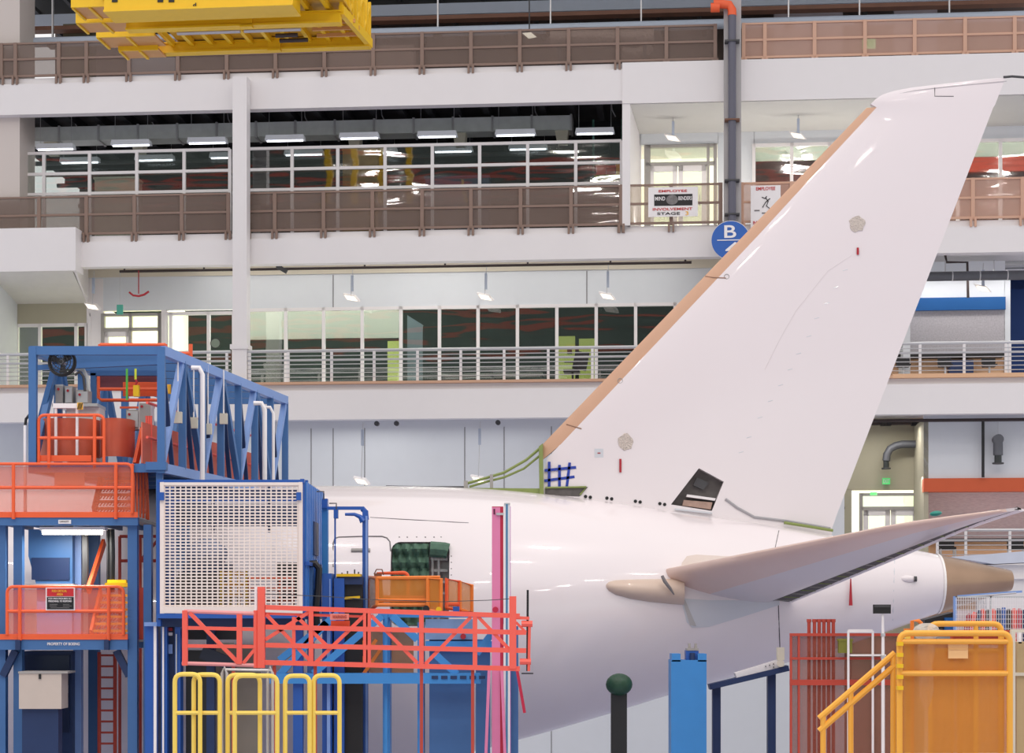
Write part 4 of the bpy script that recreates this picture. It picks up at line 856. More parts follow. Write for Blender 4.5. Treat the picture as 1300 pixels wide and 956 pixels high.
# the next aircraft's white wing beyond the tail cone
t = T('wing_panel', 'pale blue white wing panel lying on a trestle behind the tail cone', 'wing panel', (10.5, 48.5, 0))
a_ = [P(1205, 707, 48), P(1260, 703, 48), P(1345, 696, 48), P(1345, 712, 48), P(1262, 716, 48)]
t.p('panel_skin', prism(bm_new(), [(p.x, p.z) for p in a_], 48, 49.5), mat('pale_blue_skin', (206, 212, 226), .4)); t.p('trestle', box(box(bm_new(), P(1256, 0, 48).x, P(1345, 0, 48).x, 48.2, 49.3, 0, P(0, 717, 48).z), P(1250, 0, 48).x, P(1350, 0, 48).x, 48.1, 49.4, P(0, 735, 48).z, P(0, 733, 48).z), white)

# ================================================================ YELLOW OVERHEAD CRANE (frame K, parallel to the building roughly)
def K(u, v, wd):
    d = Vector(((u-650)/FPX, 1, (V0-v)/FPX)); t = (wd+KO.dot(KY))/d.dot(KY); q = d*t-KO
    return Vector((q.dot(KX), wd, ZC+(V0-v)/FPX*t))
cr = T('overhead_crane', 'yellow overhead crane bridge hanging at the top left', 'crane', tuple(K(290, 40, 0)), 'K')
def kbeam(nm, u0, u1, ub, vb, vt, w0, th=.18, m=yellow, parent=None):
    z0, z1 = K(ub, vb, w0).z, K(ub, vt, w0).z; x0, x1 = K(u0, vb, w0).x, K(u1, vb, w0).x
    b = box(bm_new(), x0, x1, w0, w0+th, z0, z1); box(b, x0, x1, w0-.06, w0+th+.06, z0-.03, z0+.015); box(b, x0, x1, w0-.06, w0+th+.06, z1-.03, z1)
    return cr.p(nm, b, m, parent)
kbeam('girder', 132, 372, 250, 10, -30, -1.6, .7); kbeam('girder', 160, 432, 300, 32, 18, -.2); kbeam('girder', 197, 469, 340, 62, 50, 2.2)
kbeam('cover_plate', 305, 320, 312, 33, 16, -.26, .1); kbeam('cover_plate', 340, 356, 348, 63, 48, 2.12, .1)
zlow = K(340, 62, 2.2).z
for u in [150+26*i for i in range(11)]:
    a_ = K(u+6, 30, 0).x; cr.p('cross_beam', box(bm_new(), a_, a_+.09, -1.5, 2.2, zlow+.12, zlow+.26), yellow)
cr.p('deck_plate', box(bm_new(), K(190, 30, 0).x, K(440, 30, 0).x, -1.5, 2.3, zlow+.26, zlow+.3), mat('ochre_deck', (206, 160, 40), .5, var=.1))
for k, wd_ in enumerate((.6, 1.1, 1.6)): cr.p('stringer', box(bm_new(), K(395, 45, 1).x, K(455, 45, 1).x, wd_, wd_+.06, zlow+.06, zlow+.14), ytan)
# stepped end platforms on the left
for (u0, u1, vb, vt, w0, th) in ((90, 132, 8, -20, -1.4, .9), (96, 160, 27, 8, -.4, .8), (122, 196, 45, 36, .8, .9), (150, 200, 63, 56, 1.6, .7)):
    x0, x1 = K(u0, vb, w0).x, K(u1, vb, w0).x; z0, z1 = K(u1, vb, w0).z, K(u1, vt, w0).z
    pl = cr.p('end_platform', box(bm_new(), x0, x1, w0, w0+.06, z0, z1), yellow); cr.p('platform_underside', box(bm_new(), x0+.03, x1, w0+.06, w0+th, z0+.02, z0+.06), ytan, pl)
    cr.p('platform_rib', box(bm_new(), (x0+x1)/2, (x0+x1)/2+.06, w0+.05, w0+th, z0-.02, z0+.05), yellow, pl); cr.p('platform_rib', box(bm_new(), x0, x0+.05, w0+.05, w0+th, z0-.02, z0+.05), yellow, pl)
cr.p('end_platform_hole', box(bm_new(), K(100, 18, -.42).x, K(109, 18, -.42).x, -.43, -.39, K(104, 20, -.4).z, K(104, 15, -.4).z), navy)
for u in (142, 200, 214): cr.p('inspection_hole', box(bm_new(), K(u, 0, -1.62).x, K(u+7, 0, -1.62).x, -1.62, -1.59, K(u, 3, -1.6).z, K(u, -3, -1.6).z), black)
cr.p('lettering', text_bm('d', K(245, 8, -1.62).x, K(249, 8, -1.62).x, K(247, 8.5, -1.62).z, K(247, 3.5, -1.62).z, -1.62), black)
# rear picket screen and right picket screen
zb_, zt_ = K(440, 16, -.2).z, K(440, -30, -.2).z
for u in range(377, 436, 9): x = K(u, 10, .0).x; cr.p('picket', box(bm_new(), x, x+.08, 0, .06, zlow+.28, zt_), yellow)
xr0, xr1 = K(433, 30, -.2), K(469, 60, 2.3)
for i in range(9):
    f_ = i/8; x = xr0.x+(xr1.x-xr0.x)*f_; y = -.2+2.5*f_; cr.p('picket', bar(bm_new(), (x, y, zlow+.05), (x, y, zt_+.2), .07), yellow)
    if i % 2 == 0 and i < 8: cr.p('picket_brace', bar(bm_new(), (x, y, zlow+.1), (x+(xr1.x-xr0.x)/4, y+.6, zlow+.9), .05), yellow)
cr.p('end_beam', bar(bm_new(), (xr0.x, -.2, zlow+.1), (xr1.x, 2.4, zlow+.1), .12, .2), yellow)
cr.p('dark_lining', box(bm_new(), K(372, 0, .5).x, K(436, 0, .5).x, .5, .55, zlow+.3, zt_), black)
for u0, u1, v in ((225, 305, 42), (310, 382, 42)):
    a_, c_ = K(u0, v, .9), K(u1, v, .9); cr.p('tube_lamp', tube(bm_new(), [(a_.x, .9, zlow+.04), (c_.x, .9, zlow+.04)], .045, 8), steel, smooth=True)
for k in range(2): cr.p('drive_shaft', tube(bm_new(), [(K(350, 45, 1.2).x, 1.2+.4*k, zlow+.0), (K(378+8*k, 45, 1.2).x, 1.2+.4*k, zlow+.0)], .05, 8), conduit, smooth=True)
for u in (190, 240, 290, 340): cr.p('suspension_leg', box(bm_new(), K(u, 0, .8).x, K(u, 0, .8).x+.2, .8, 1.0, zlow+.3, ROOF+.5), yellow)

# ================================================================ LEFT ACCESS TOWER
def wb(bm, u0, u1, v0, v1, Y, d):                                             # box whose front face is at distance Y
    a_, c_ = P(u0, v1, Y), P(u1, v0, Y); return box(bm, a_.x, c_.x, Y, Y+d, a_.z, c_.z)
def wbar(bm, a_, c_, Y, s, s2=None, Y2=None): return bar(bm, P(a_[0], a_[1], Y), P(c_[0], c_[1], Y2 or Y), s, s2)
def fb_(u0, u1, v0, Y, d): a_ = P(u0, v0, Y); c_ = P(u1, v0, Y); return box(bm_new(), a_.x, c_.x, Y, Y+d, 0, a_.z)   # down to the floor
YT = 34.0
tw = T('access_tower', 'blue steel access tower with two orange railed decks at the left edge', 'access tower', (P(85, 0, YT).x, YT+1, 0))
for u0, u1, Y in ((-12, 7, YT+.1), (17, 28, YT+.2), (162, 174, YT), (182, 192, YT+.1), (-12, 7, YT+2), (112, 125, YT+1.9), (93, 103, YT+1.2), (182, 192, YT+2)):
    tw.p('post', fb_(u0, u1, 666, Y, .18), blue if u0 not in (93,) else periw)
def deck(vt, vtoe, vb, u0, u1, nm='deck'):
    d_ = tw.p(nm, wb(bm_new(), u0, u1, vtoe, vb, YT-.1, .14), blue)
    zt_ = P(0, vtoe, YT).z; tw.p('floor_plate', box(bm_new(), P(u0, 0, YT).x, P(u1, 0, YT).x, YT, YT+2.2, zt_-.06, zt_-.01), grey, d_)
    tw.p('toe_board', wb(bm_new(), u0, u1, vt, vtoe, YT-.12, .03), orange, d_)
    tw.p('rear_beam', wb(bm_new(), u0, u1, vtoe, vb, YT+2.1, .12), blue, d_)
    for u in range(int(u0)+15, int(u1), 30): tw.p('joist', box(bm_new(), P(u, 0, YT).x, P(u, 0, YT).x+.06, YT, YT+2.1, P(0, vb, YT).z, zt_-.06), blue, d_)
deck(650, 657, 667, -14, 175); deck(805, 812, 825, -14, 162)
for u in (26, 138): tw.p('deck_bracket', prism(bm_new(), [(P(u-3, 0, YT).x, P(0, 825, YT).z), (P(u+3, 0, YT).x, P(0, 825, YT).z), (P(u+3, 0, YT).x, P(0, 812, YT).z), (P(u-3, 0, YT).x, P(0, 812, YT).z)], YT-.2, YT-.1), navy)
for sx, u in ((1, 8), (-1, 160)): tw.p('knee_brace', bar(bm_new(), P(u-4*sx, 858, YT+.1), P(u+12*sx, 826, YT+.1), .12), navy)
tw.p('lettering', text_bm('PROPERTY OF BOEING', P(62, 0, YT).x, P(103, 0, YT).x, P(0, 819.3, YT-.1).z, P(0, 815.7, YT-.1).z, YT-.11), signw)
tw.p('beam_plate', wb(bm_new(), 74, 90, 660, 665, YT-.12, .02), signw); tw.p('lettering', text_bm('CAPACITY', P(76, 0, YT-.1).x, P(88, 0, YT-.1).x, P(0, 663.5, YT).z, P(0, 661.5, YT).z, YT-.125), signgr)
def loop_rail(t, u0, u1, vt, vm, vb, Y, posts, m, sheet, r=.028, round_=.12, side_depth=None):
    rr = t.p('railing', tube(bm_new(), [P(u0, vb, Y)]+arc(P(u0, vb, Y), P(u0, vt, Y), P(u1, vt, Y), round_)+arc(P(u0, vt, Y), P(u1, vt, Y), P(u1, vb, Y), round_)+[P(u1, vb, Y)], r), m, smooth=True)
    t.p('middle_rail', tube(bm_new(), [P(u0, vm, Y), P(u1, vm, Y)], r), m, rr, smooth=True)
    for u in posts: t.p('rail_post', tube(bm_new(), [P(u, vb+(7 if vb < 900 else 0), Y-.02), P(u, vt, Y-.02)], r*1.1), m, rr, smooth=True)
    if sheet: t.p('mesh_sheet', wb(bm_new(), u0+1, u1-1, vt+3, vb, Y+.04, .01), sheet, rr)
    return rr
loop_rail(tw, -14, 168, 589, 619, 652, YT-.13, [17, 147], orange, omesh)
loop_rail(tw, 9, 157, 745, 776, 806, YT-.13, [25, 138], orange, omesh)
rr = tw.p('railing', tube(bm_new(), [P(168, 655, YT-.1), P(168, 590, YT-.1), P(186, 595, YT+1.0), P(188, 660, YT+1.0)], .028), orange, smooth=True)
for k in range(5): u = 170+4*k; tw.p('rail_post', tube(bm_new(), [P(u, 655+k, YT+.2*k), P(u, 592+k, YT+.2*k)], .02), orange, rr, smooth=True)
tw.p('railing_panel', wb(bm_new(), 178, 187, 597, 652, YT+.6, .02), omesh); tw.p('railing_panel', wb(bm_new(), 176, 192, 746, 812, YT+.4, .03), redd)
# blue hopper, wall pieces inside the tower
t = T('blue_hopper', 'big blue hopper under the upper tower deck', 'hopper', (P(66, 0, 35).x, 35.5, P(0, 744, 35).z))
t.p('hopper_body', loft(bm_new(), [[P(36, 672, 35), P(92, 672, 35), P(92, 672, 35)+Vector((0, 1, 0)), P(36, 672, 35)+Vector((0, 1, 0))], [P(36, 706, 35), P(92, 706, 35), P(92, 706, 35)+Vector((0, 1, 0)), P(36, 706, 35)+Vector((0, 1, 0))], [P(46, 742, 35), P(92, 742, 35), P(92, 742, 35)+Vector((0, 1, 0)), P(46, 742, 35)+Vector((0, 1, 0))]]), blue)
t.p('hopper_rim', wb(bm_new(), 32, 94, 741, 744, 34.9, 1.1), steel); t.p('hopper_inset', wb(bm_new(), 40, 88, 708, 736, 34.97, .05), navy)
t.p('hopper_stand', box(bm_new(), P(45, 0, 35).x, P(90, 0, 35).x, 35.1, 35.9, P(0, 812, 35).z, P(0, 744, 35).z), periw)
one('white_board', box(wb(bm_new(), 69, 107, 592, 619, YT+.1, .03), P(69, 0, YT).x, P(107, 0, YT).x, YT+.08, YT+.12, P(0, 592, YT).z-.02, P(0, 592, YT).z), mat('pinkish_board', (250, 196, 176), .6), 'pale notice board behind the upper orange railing', 'board', tuple(P(88, 619, YT+.1)))
def stairs(t, u0, u1, vt, vb, Y, n=5, m=orange2):
    s_ = t.p('stair', bar(bm_new(), P(u0, vb, Y+.3), P(u0+12, vt, Y+1.3), .05, .22), orange)
    for k in range(n):
        v = vb-(vb-vt)*(k+.5)/n; b = wb(bm_new(), u0+2+k*1.5, u1, v-2, v+1, Y+.3+k*.2, .24); t.p('tread', b, m, s_)
        b = bm_new()
        for j in range(10): uu = u0+4+(u1-u0-6)*j/10; wbar(b, (uu, v+5), (uu+3, v+1.5), Y+.3+k*.2, .02)
        t.p('riser_slots', b, redd, s_)
    return s_
stairs(tw, 119, 165, 598, 650, YT+.3, 6); stairs(tw, 116, 162, 752, 806, YT+.3, 6, yellow2)
tw.p('stair_stringer', wbar(bm_new(), (112, 750), (132, 688), YT+.5, .06, .14, YT+1.5), orange); tw.p('stair_stringer', wbar(bm_new(), (113, 590), (130, 540), YT+.5, .06, .14, YT+1.5), orange)
tw.p('stair_stringer', wbar(bm_new(), (172, 590), (186, 524), YT+.5, .06, .14, YT+1.0), orange)
for k in range(3): tw.p('stair_rail', tube(bm_new(), [P(186+3*k, 592, YT+.5), P(186+3*k, 528, YT+.5)], .02), red, smooth=True)
fl = T('tube_light', 'bright fluorescent light under the upper orange deck', 'lamp', tuple(P(92, 677, YT+.2)))
fl.p('lamp_housing', wb(bm_new(), 50, 133, 669, 673, YT+.1, .25), white); fl.p('lamp_tube', tube(bm_new(), [P(54, 675.5, YT+.2), P(130, 675.5, YT+.2)], .045, 8), mat('bright_tube', (255, 250, 235), .5, emit=7), smooth=True)
area_light('tube_light_glow', tuple(P(92, 679, YT+.25)), (1., .1), 30, (1, .97, .9))
# FOD sign
sg = T('warning_sign', 'red and black FOD critical area sign on the lower orange railing', 'sign', tuple(P(76, 774, YT-.2)))
sg.p('frame', wb(bm_new(), 58, 95, 746, 775, YT-.2, .02), signw); sg.p('red_field', wb(bm_new(), 59.5, 93.5, 747, 757, YT-.21, .01), signr); sg.p('black_field', wb(bm_new(), 59.5, 93.5, 758, 773.6, YT-.21, .01), signk)
def wt(t, s, u0, u1, v0, v1, Y, m): t.p('writing', text_bm(s, P(u0, 0, Y).x, P(u1, 0, Y).x, P(0, v1, Y).z, P(0, v0, Y).z, Y-.002), m)
wt(sg, 'FOD CRITICAL', 66, 85, 748.8, 751.8, YT-.215, signy); wt(sg, 'AREA', 72, 80, 753, 756, YT-.215, signy)
wt(sg, 'FOD AREA REQUIRES ALL', 61.5, 91, 759, 761.2, YT-.215, signw); wt(sg, 'PERSONNEL TO RESPOND', 61.5, 91, 762, 764.4, YT-.215, signw)
b = bm_new()
for u0, u1, v in ((63, 73, 767), (80, 88, 767), (63, 72, 769), (80, 91, 769), (64, 88, 771.3)): wb(b, u0, u1, v, v+.7, YT-.214, .004)
sg.p('small_print', b, signgr)
# dark pipes, cables in the tower
for i, (u, v0, v1, r_, m_, lb) in enumerate([(142, 672, 744, .05, black, 'black vertical pipe right of the hopper, thicker one'), (137, 672, 744, .03, black, 'thin black pipe beside the thicker black pipe'), (108, 680, 744, .06, dgrey, 'dark hydraulic cylinder beside the pale blue post')]):
    one('hydraulic_pipe', tube(bm_new(), [P(u, v0, YT+.7), P(u+.5, (v0+v1)/2, YT+.68), P(u, v1+8, YT+.7)], r_, 8), m_, lb, 'pipe', tuple(P(u, v1+8, YT+.7)), smooth=True)
one('yellow_tray', wb(wb(bm_new(), 133, 163, 740, 745, YT+.4, .6), 136, 160, 736, 741, YT+.5, .3), yellow, 'yellow tray behind the right end of the lower orange railing', 'tray', tuple(P(148, 745, YT+.5)))
t = T('tubular_trestle', 'dark red tubular frame between tower and white screen', 'frame', (P(180, 0, 36.8).x, 36.8, 0))
for v in (681, 712): t.p('cross_tube', tube(bm_new(), [P(152, v, 36.8), P(204, v, 36.8)], .03), redd, smooth=True)
for u in (152, 178, 204): t.p('upright', tube(bm_new(), [P(u, 681, 36.8), (P(u, 0, 36.8).x, 36.8, 0)], .03), redd, smooth=True)
t.p('diagonal', tube(bm_new(), [P(178, 712, 36.8), P(200, 686, 36.8)], .03), redd, smooth=True)
# lower items: grey control box, navy cabinet, dark red ladder, cone-like stand
t = T('control_box', 'beige steel control box with small black latch at the bottom left', 'box', (P(52, 0, YT-.3).x, YT-.1, P(0, 900, YT).z)); t.p('box_body', wb(bm_new(), 24, 78, 854, 900, YT-.4, .5), mat('beige_box', (200, 186, 174), .5)); t.p('box_lid', wb(bm_new(), 23, 86, 852.5, 855, YT-.42, .6), grey); t.p('latch', wb(bm_new(), 49, 52, 856, 862, YT-.42, .03), black)
t.p('box_stand', fb_(28, 74, 899, YT-.3, .3), navy)
t = T('navy_cabinet', 'dark navy cabinet under the lower tower deck', 'cabinet', (P(60, 0, 35).x, 35.3, 0)); t.p('cabinet_body', fb_(28, 92, 827, 35, .8), navy); t.p('door', wb(bm_new(), 32, 88, 832, 930, 34.97, .03), mat('deep_navy', (18, 34, 66), .4)); t.p('door_handle', wb(bm_new(), 84, 86, 870, 880, 34.93, .04), steel)
t = T('ladder', 'dark red steel ladder under the lower tower deck', 'ladder', (P(136, 0, 35.4).x, 35.4, 0))
for u in (126, 146): t.p('stile', tube(bm_new(), [(P(u, 0, 35.4).x, 35.4, 0), P(u, 828, 35.4)], .035), redd, smooth=True)
for k in range(10): t.p('rung', tube(bm_new(), [P(126, 832+14*k, 35.4), P(146, 832+14*k, 35.4)], .02), redd)
t = T('blue_lift_column', 'royal blue lift column with white guide strip below the white screen', 'lift column', (P(196, 0, 33.4).x, 33.4, 0))
t.p('column', fb_(184, 200, 792, 33.4, .3), blue2); t.p('column_cap', wb(bm_new(), 183, 202, 790, 795, 33.3, .5), periw); t.p('guide_strip', fb_(195, 198.5, 795, 33.35, .04), signw); t.p('column', fb_(205, 212, 786, 33.4, .3), blue2); t.p('guide_strip', fb_(206, 208, 796, 33.36, .03), signw)
t.p('column', fb_(222, 229, 786, 33.5, .3), blue2); t.p('guide_strip', fb_(223, 224.5, 805, 33.46, .03), steel)
for v, m_ in ((797, redtag), (803, signw), (818, periw)): t.p('label_plate', wb(bm_new(), 213, 219, v, v+(12 if m_ is periw else 4), 33.55, .03), m_)
t.p('chain_cover', fb_(212, 222, 788, 33.6, .2), navy)

# ================================================================ BLUE BOX TRUSS BRIDGE
tr = T('truss_bridge', 'blue box truss bridge reaching back over the fuselage', 'truss', tuple(P(205, 590, YT)))
NL, NR = P(42, 441, YT), P(205, 441, YT); FLr = P(362, 505, 41.9); dvec = FLr-NR; dvec.z = 0; zt_ = NR.z; zb_ = P(0, 590, YT).z
wv = NL-NR; N_ = 7
def tp(i, side, top): p = NR+dvec*(i/N_)+(wv if side else Vector((0, 0, 0))); return Vector((p.x, p.y, zt_ if top else zb_))
for side in (0, 1):
    for top in (0, 1): tr.p('chord', bar(bm_new(), tp(0, side, top)+Vector((0, 0, -.06)), tp(N_, side, top)+Vector((0, 0, -.06)), .14, .17), periw if side == 0 else blue)
    for i in range(N_+1):
        if i == 0: tr.p('upright', bar(bm_new(), tp(0, side, 0)-Vector((0, 0, .15)), tp(0, side, 1), .13), blue)
        else: tr.p('upright', bar(bm_new(), tp(i, side, 0), tp(i, side, 1)-Vector((0, 0, .1)), .13), blue)
        if i < N_:
            mid = (tp(i, side, 0)+tp(i+1, side, 0))/2
            tr.p('diagonal', bar(bm_new(), tp(i, side, 1) if i % 2 else tp(i, side, 0), tp(i+1, side, 0) if i % 2 else tp(i+1, side, 1), .11), periw if i % 2 == 0 and side == 0 else blue)
            if side == 0: tr.p('diagonal', bar(bm_new(), tp(i, 0, 1)+Vector((0, 0, -.1)), mid, .08), navy)
for i in range(N_+1):
    for top in (0, 1): tr.p('cross_member', bar(bm_new(), tp(i, 0, top)+Vector((0, 0, -.06)), tp(i, 1, top)+Vector((0, 0, -.06)), .11, .15), blue)
tr.p('portal_beam', bar(bm_new(), P(46, 467, YT+.8), P(200, 460, YT+.8), .1, .09), blue); tr.p('portal_beam', bar(bm_new(), P(115, 474, YT+1.5), P(200, 474, YT+1.5), .1, .09), blue)
tr.p('portal_post', bar(bm_new(), P(119, 474, YT+1.5), P(119, 590, YT+1.5), .1), blue); tr.p('portal_brace', bar(bm_new(), P(52, 530, YT+.6), P(68, 470, YT+.6), .09), blue)
for i in range(N_):
    a_, c_ = tp(i, 0, 0)+Vector((-.35, 0, .03)), tp(i+1, 0, 0)+Vector((-.35, 0, .03)); a2, c2 = a_.lerp(c_, .04), a_.lerp(c_, .96); hh = Vector((0, 0, .72))
    b = bm_new(); hexa(b, [a2, c2, c2+hh, a2+hh]+[p+Vector((-.02, 0, 0)) for p in (a2, c2, c2+hh, a2+hh)]); tr.p('kick_panel', b, mat('salmon_panel', (236, 120, 94), .6, alpha=.85))
    for z in (.45, 1.05): tr.p('guard_rail', tube(bm_new(), [a_+Vector((.1, 0, z)), c_+Vector((.1, 0, z))], .025), red, smooth=True)
tr.p('floor_plate', (lambda b: (hexa(b, [tp(0, 0, 0), tp(N_, 0, 0), tp(N_, 1, 0), tp(0, 1, 0)]+[p-Vector((0, 0, .05)) for p in (tp(0, 0, 0), tp(N_, 0, 0), tp(N_, 1, 0), tp(0, 1, 0))]), b)[1])(bm_new()), navy)
tr.p('support_beam', bar(bm_new(), P(186, 592, YT), P(212, 592, YT), .2, .14), blue)
tr.p('support_leg', fb_(198, 206, 592, YT+.05, .12), blue)
for i, (u, v) in enumerate(((255, 475), (334, 520), (345, 525))):
    one('white_conduit', tube(bm_new(), [P(u-12, v-8, YT+1+i*2), P(u-2, v-8, YT+1+i*2), P(u+2, v, YT+1+i*2), P(u+2, 610, YT+1+i*2)], .045 if i < 2 else .03, 8), signw, ['thick white conduit bending down along the near blue truss', 'white conduit bending down near the far end of the blue truss', 'thin white conduit nearest the far end of the truss'][i], 'conduit', tuple(P(u+2, 610, YT+1+i*2)), smooth=True)
for i, (u, v) in enumerate(((226, 523), (246, 530), (264, 538), (284, 525))):
    Yp = YT+.8+.8*i; c = P(u, v, Yp); t = T('pendant_box', 'small white switch box hanging inside the truss, %s from the near end' % ['first', 'second', 'third', 'fourth'][i], 'switch box', tuple(c)); t.p('cable', tube(bm_new(), [c, (c.x, c.y, zt_)], .015, 5), signw); t.p('housing', box(bm_new(), c.x-.07, c.x+.07, c.y-.05, c.y+.05, c.z-.2, c.z), cream)
# fan
c = P(79, 460, YT+.1); t = T('industrial_fan', 'round black caged fan at the top left corner of the blue truss', 'fan', (c.x, c.y, c.z-.25))
b = bm_new()
for r in (.22, .17, .12, .06): tube(b, [(c.x+r*math.cos(a_*.2618), c.y-.1+(.22-r)*-.15, c.z+r*math.sin(a_*.2618)) for a_ in range(24)], .008, 5, True)
for k in range(16): a_ = k*math.pi/8; tube(b, [(c.x, c.y-.135, c.z), (c.x+.22*math.cos(a_), c.y-.1, c.z+.22*math.sin(a_)), (c.x+.2*math.cos(a_), c.y+.06, c.z+.2*math.sin(a_))], .005, 4)
t.p('cage', b, black)
t.p('shroud', tube(bm_new(), [(c.x+.225*math.cos(a_*.2618), c.y, c.z+.225*math.sin(a_*.2618)) for a_ in range(24)], .03, 6, True), black, smooth=True)
for k in range(3):
    a_ = k*2.094+.4; d_ = Vector((math.cos(a_), 0, math.sin(a_))); n_ = Vector((-math.sin(a_), 0, math.cos(a_))); b = bm_new()
    q = [Vector(c)+d_*.03-n_*.02, Vector(c)+d_*.19-n_*.02+Vector((0, -.03, 0)), Vector(c)+d_*.18+n_*.11+Vector((0, .04, 0)), Vector(c)+d_*.05+n_*.05]; hexa(b, q+[p+Vector((0, .008, 0)) for p in q]); t.p('blade', b, dgrey)
t.p('hub', tube(bm_new(), [(c.x, c.y-.06, c.z), (c.x, c.y+.12, c.z)], .045, 10), steel, smooth=True); t.p('bracket', bar(bm_new(), (c.x, c.y+.1, c.z), (c.x+.05, c.y+.1, zt_), .04), dgrey)
# cabinets and controls on the upper deck
for i, (u0, u1, v0, v1, m_, lb) in enumerate([(70, 80, 488, 514, steel, 'steel valve box below the fan, leftmost'), (82, 92, 490, 514, grey, 'grey valve box below the fan, second'), (97, 112, 495, 514, grey, 'wider grey valve box with a hose'), (160, 176, 520, 545, grey, 'grey junction box by the orange stair rails'), (176, 192, 510, 545, white, 'white junction box behind the orange stair rails')]):
    t = T('electrical_box', lb, 'electrical box', tuple(P((u0+u1)/2, v1, YT+.9))); t.p('housing', wb(bm_new(), u0, u1, v0, v1, YT+.8, .3), m_); t.p('cover', wb(bm_new(), u0+1, u1-1, v0+2, v1-3, YT+.77, .03), steel if m_ is grey else grey); t.p('button', tube(bm_new(), [P(u0+4, v0+6, YT+.75), P(u0+4, v0+6, YT+.78)], .025, 8), redtag)
t = T('machine_pedestal', 'white machine pedestal carrying the valve boxes', 'pedestal', tuple(P(95, 590, YT+.9))); t.p('pedestal_body', wb(bm_new(), 84, 126, 514, 586, YT+.9, .5), signw); t.p('pedestal_top', wb(bm_new(), 66, 124, 512, 516, YT+.75, .7), steel)
t = T('operator_console', 'white control console with hazard striped end standing on the orange deck', 'console', tuple(P(86, 540, YT+.2))); t.p('panel_bar', wb(bm_new(), 67, 104, 512, 518, YT+.1, .15), signw)
for u in (69, 96): t.p('leg', wb(bm_new(), u, u+3, 518, 586, YT+.12, .06), signw)
hz = t.p('hazard_plate', wb(bm_new(), 98, 105, 511, 520, YT+.06, .03), signy)
b = bm_new()
for k in range(3): wbar(b, (98.5+2*k, 519.5), (100.5+2*k, 511.5), YT+.05, .012)
t.p('hazard_stripe', b, black, hz)
ur = T('upper_railing', 'orange railing with rounded drum guards on the top left deck', 'railing', tuple(P(90, 588, YT)))
loop_rail(ur, 49, 132, 527, 556, 588, YT-.02, [62, 120], orange, None)
for cu, w_ in ((88, 40), (150, 22)):
    b = bm_new(); n = 16; R = []
    for v in (534, 582): R.append([P(cu, v, YT+.75)+Vector((w_/73*math.cos(math.pi+math.pi*k/n), -.5*math.sin(math.pi*k/n), 0)) for k in range(n+1)]+[P(cu, v, YT+.75)+Vector((w_/73*.97*math.cos(-math.pi*k/n), -.47*math.sin(math.pi*k/n), 0)) for k in range(n+1)])
    loft(b, R); ur.p('drum_guard', b, mat('orange_brown_guard', (206, 92, 60), .4, alpha=.8, var=.2), smooth=True)
ur.p('toe_board', wb(bm_new(), 45, 116, 578, 586, YT+.0, .03), orange)
# orange gate frames at upper right of the portal
t = T('orange_gate', 'orange railed gate hanging in the truss portal', 'gate', tuple(P(163, 508, YT+1.2)))
t.p('gate_frame', tube(bm_new(), [P(125, 478, YT+1.2), P(125, 505, YT+1.2), P(129, 508, YT+1.2), P(200, 508, YT+1.2)], .03), orange, smooth=True); t.p('cross_tube', tube(bm_new(), [P(125, 494, YT+1.2), P(200, 494, YT+1.2)], .03), orange, smooth=True)
t.p('gate_panel', wb(bm_new(), 156, 200, 485, 503, YT+1.3, .04), orange); t.p('gate_panel', wb(bm_new(), 126, 200, 477, 494, YT+1.6, .03), mat('plum_panel', (150, 84, 92), .5))
t.p('post', wb(bm_new(), 152, 196, 516, 518.5, YT+1.1, .05), orange)
for u, m_, v1, lb in ((161, mat('green_strap', (90, 180, 70), .6), 508, 'green strap hanging in the truss portal'), (172, mat('lime_strap', (210, 220, 60), .6), 482, 'yellow strap holding the pendant control')):
    one('lifting_strap', wb(bm_new(), u-1.3, u+1.3, 468, v1, YT+.7, .02), m_, lb, 'strap', tuple(P(u, v1, YT+.7)))
t = T('crane_pendant', 'yellow pendant control hanging on a strap', 'pendant control', tuple(P(172, 503, YT+.7))); t.p('housing', wb(bm_new(), 169, 176, 489, 503, YT+.62, .12), yellow); t.p('hook', tube(bm_new(), [P(172, 482, YT+.7), P(174, 485, YT+.7), P(172, 489, YT+.7)], .02, 6), redtag)
one('yellow_placard', wb(wb(bm_new(), 208, 217, 488, 500, YT+.9, .02), 209, 216, 489, 499, YT+.89, .01), signy, 'yellow placard inside the near end of the truss', 'placard', tuple(P(212, 500, YT+.9)))
t = T('flexible_hose', 'grey hose loop arching over the valve boxes', 'hose', tuple(P(110, 495, YT+.9))); t.p('hose', tube(bm_new(), [P(90, 472, YT+.9), P(98, 467, YT+.9), P(106, 470, YT+.9), P(111, 480, YT+.9), P(113, 497, YT+.9)], .035, 8), galv, smooth=True); t.p('hose', tube(bm_new(), [P(95, 476, YT+.8), P(101, 472, YT+.8), P(106, 478, YT+.8), P(108, 497, YT+.8)], .025, 8), dgrey, smooth=True)
# far orange railing behind the portal
t = T('rear_railing', 'orange railing behind the top of the blue truss', 'railing', tuple(P(170, 470, 38.5)))
for v in (438, 449): t.p('rail', tube(bm_new(), [P(127, v, 38.5), P(210 if v == 438 else 242, v, 38.5)], .04), orange, smooth=True)
for u in (127, 160, 210, 242): t.p('post', tube(bm_new(), [P(u, 476, 38.5), P(u, 437, 38.5)], .04), orange, smooth=True)
t = T('white_pole', 'thin white pole left of the blue truss post', 'pole', (P(33, 0, YT).x, YT, P(0, 655, YT).z)); t.p('pole', tube(bm_new(), [P(32, 655, YT), P(32, 540, YT)], .03), signw, smooth=True); t.p('hook', tube(bm_new(), [P(32, 540, YT), P(33, 532, YT), P(37, 527, YT), P(44, 526, YT)], .025), black, smooth=True)

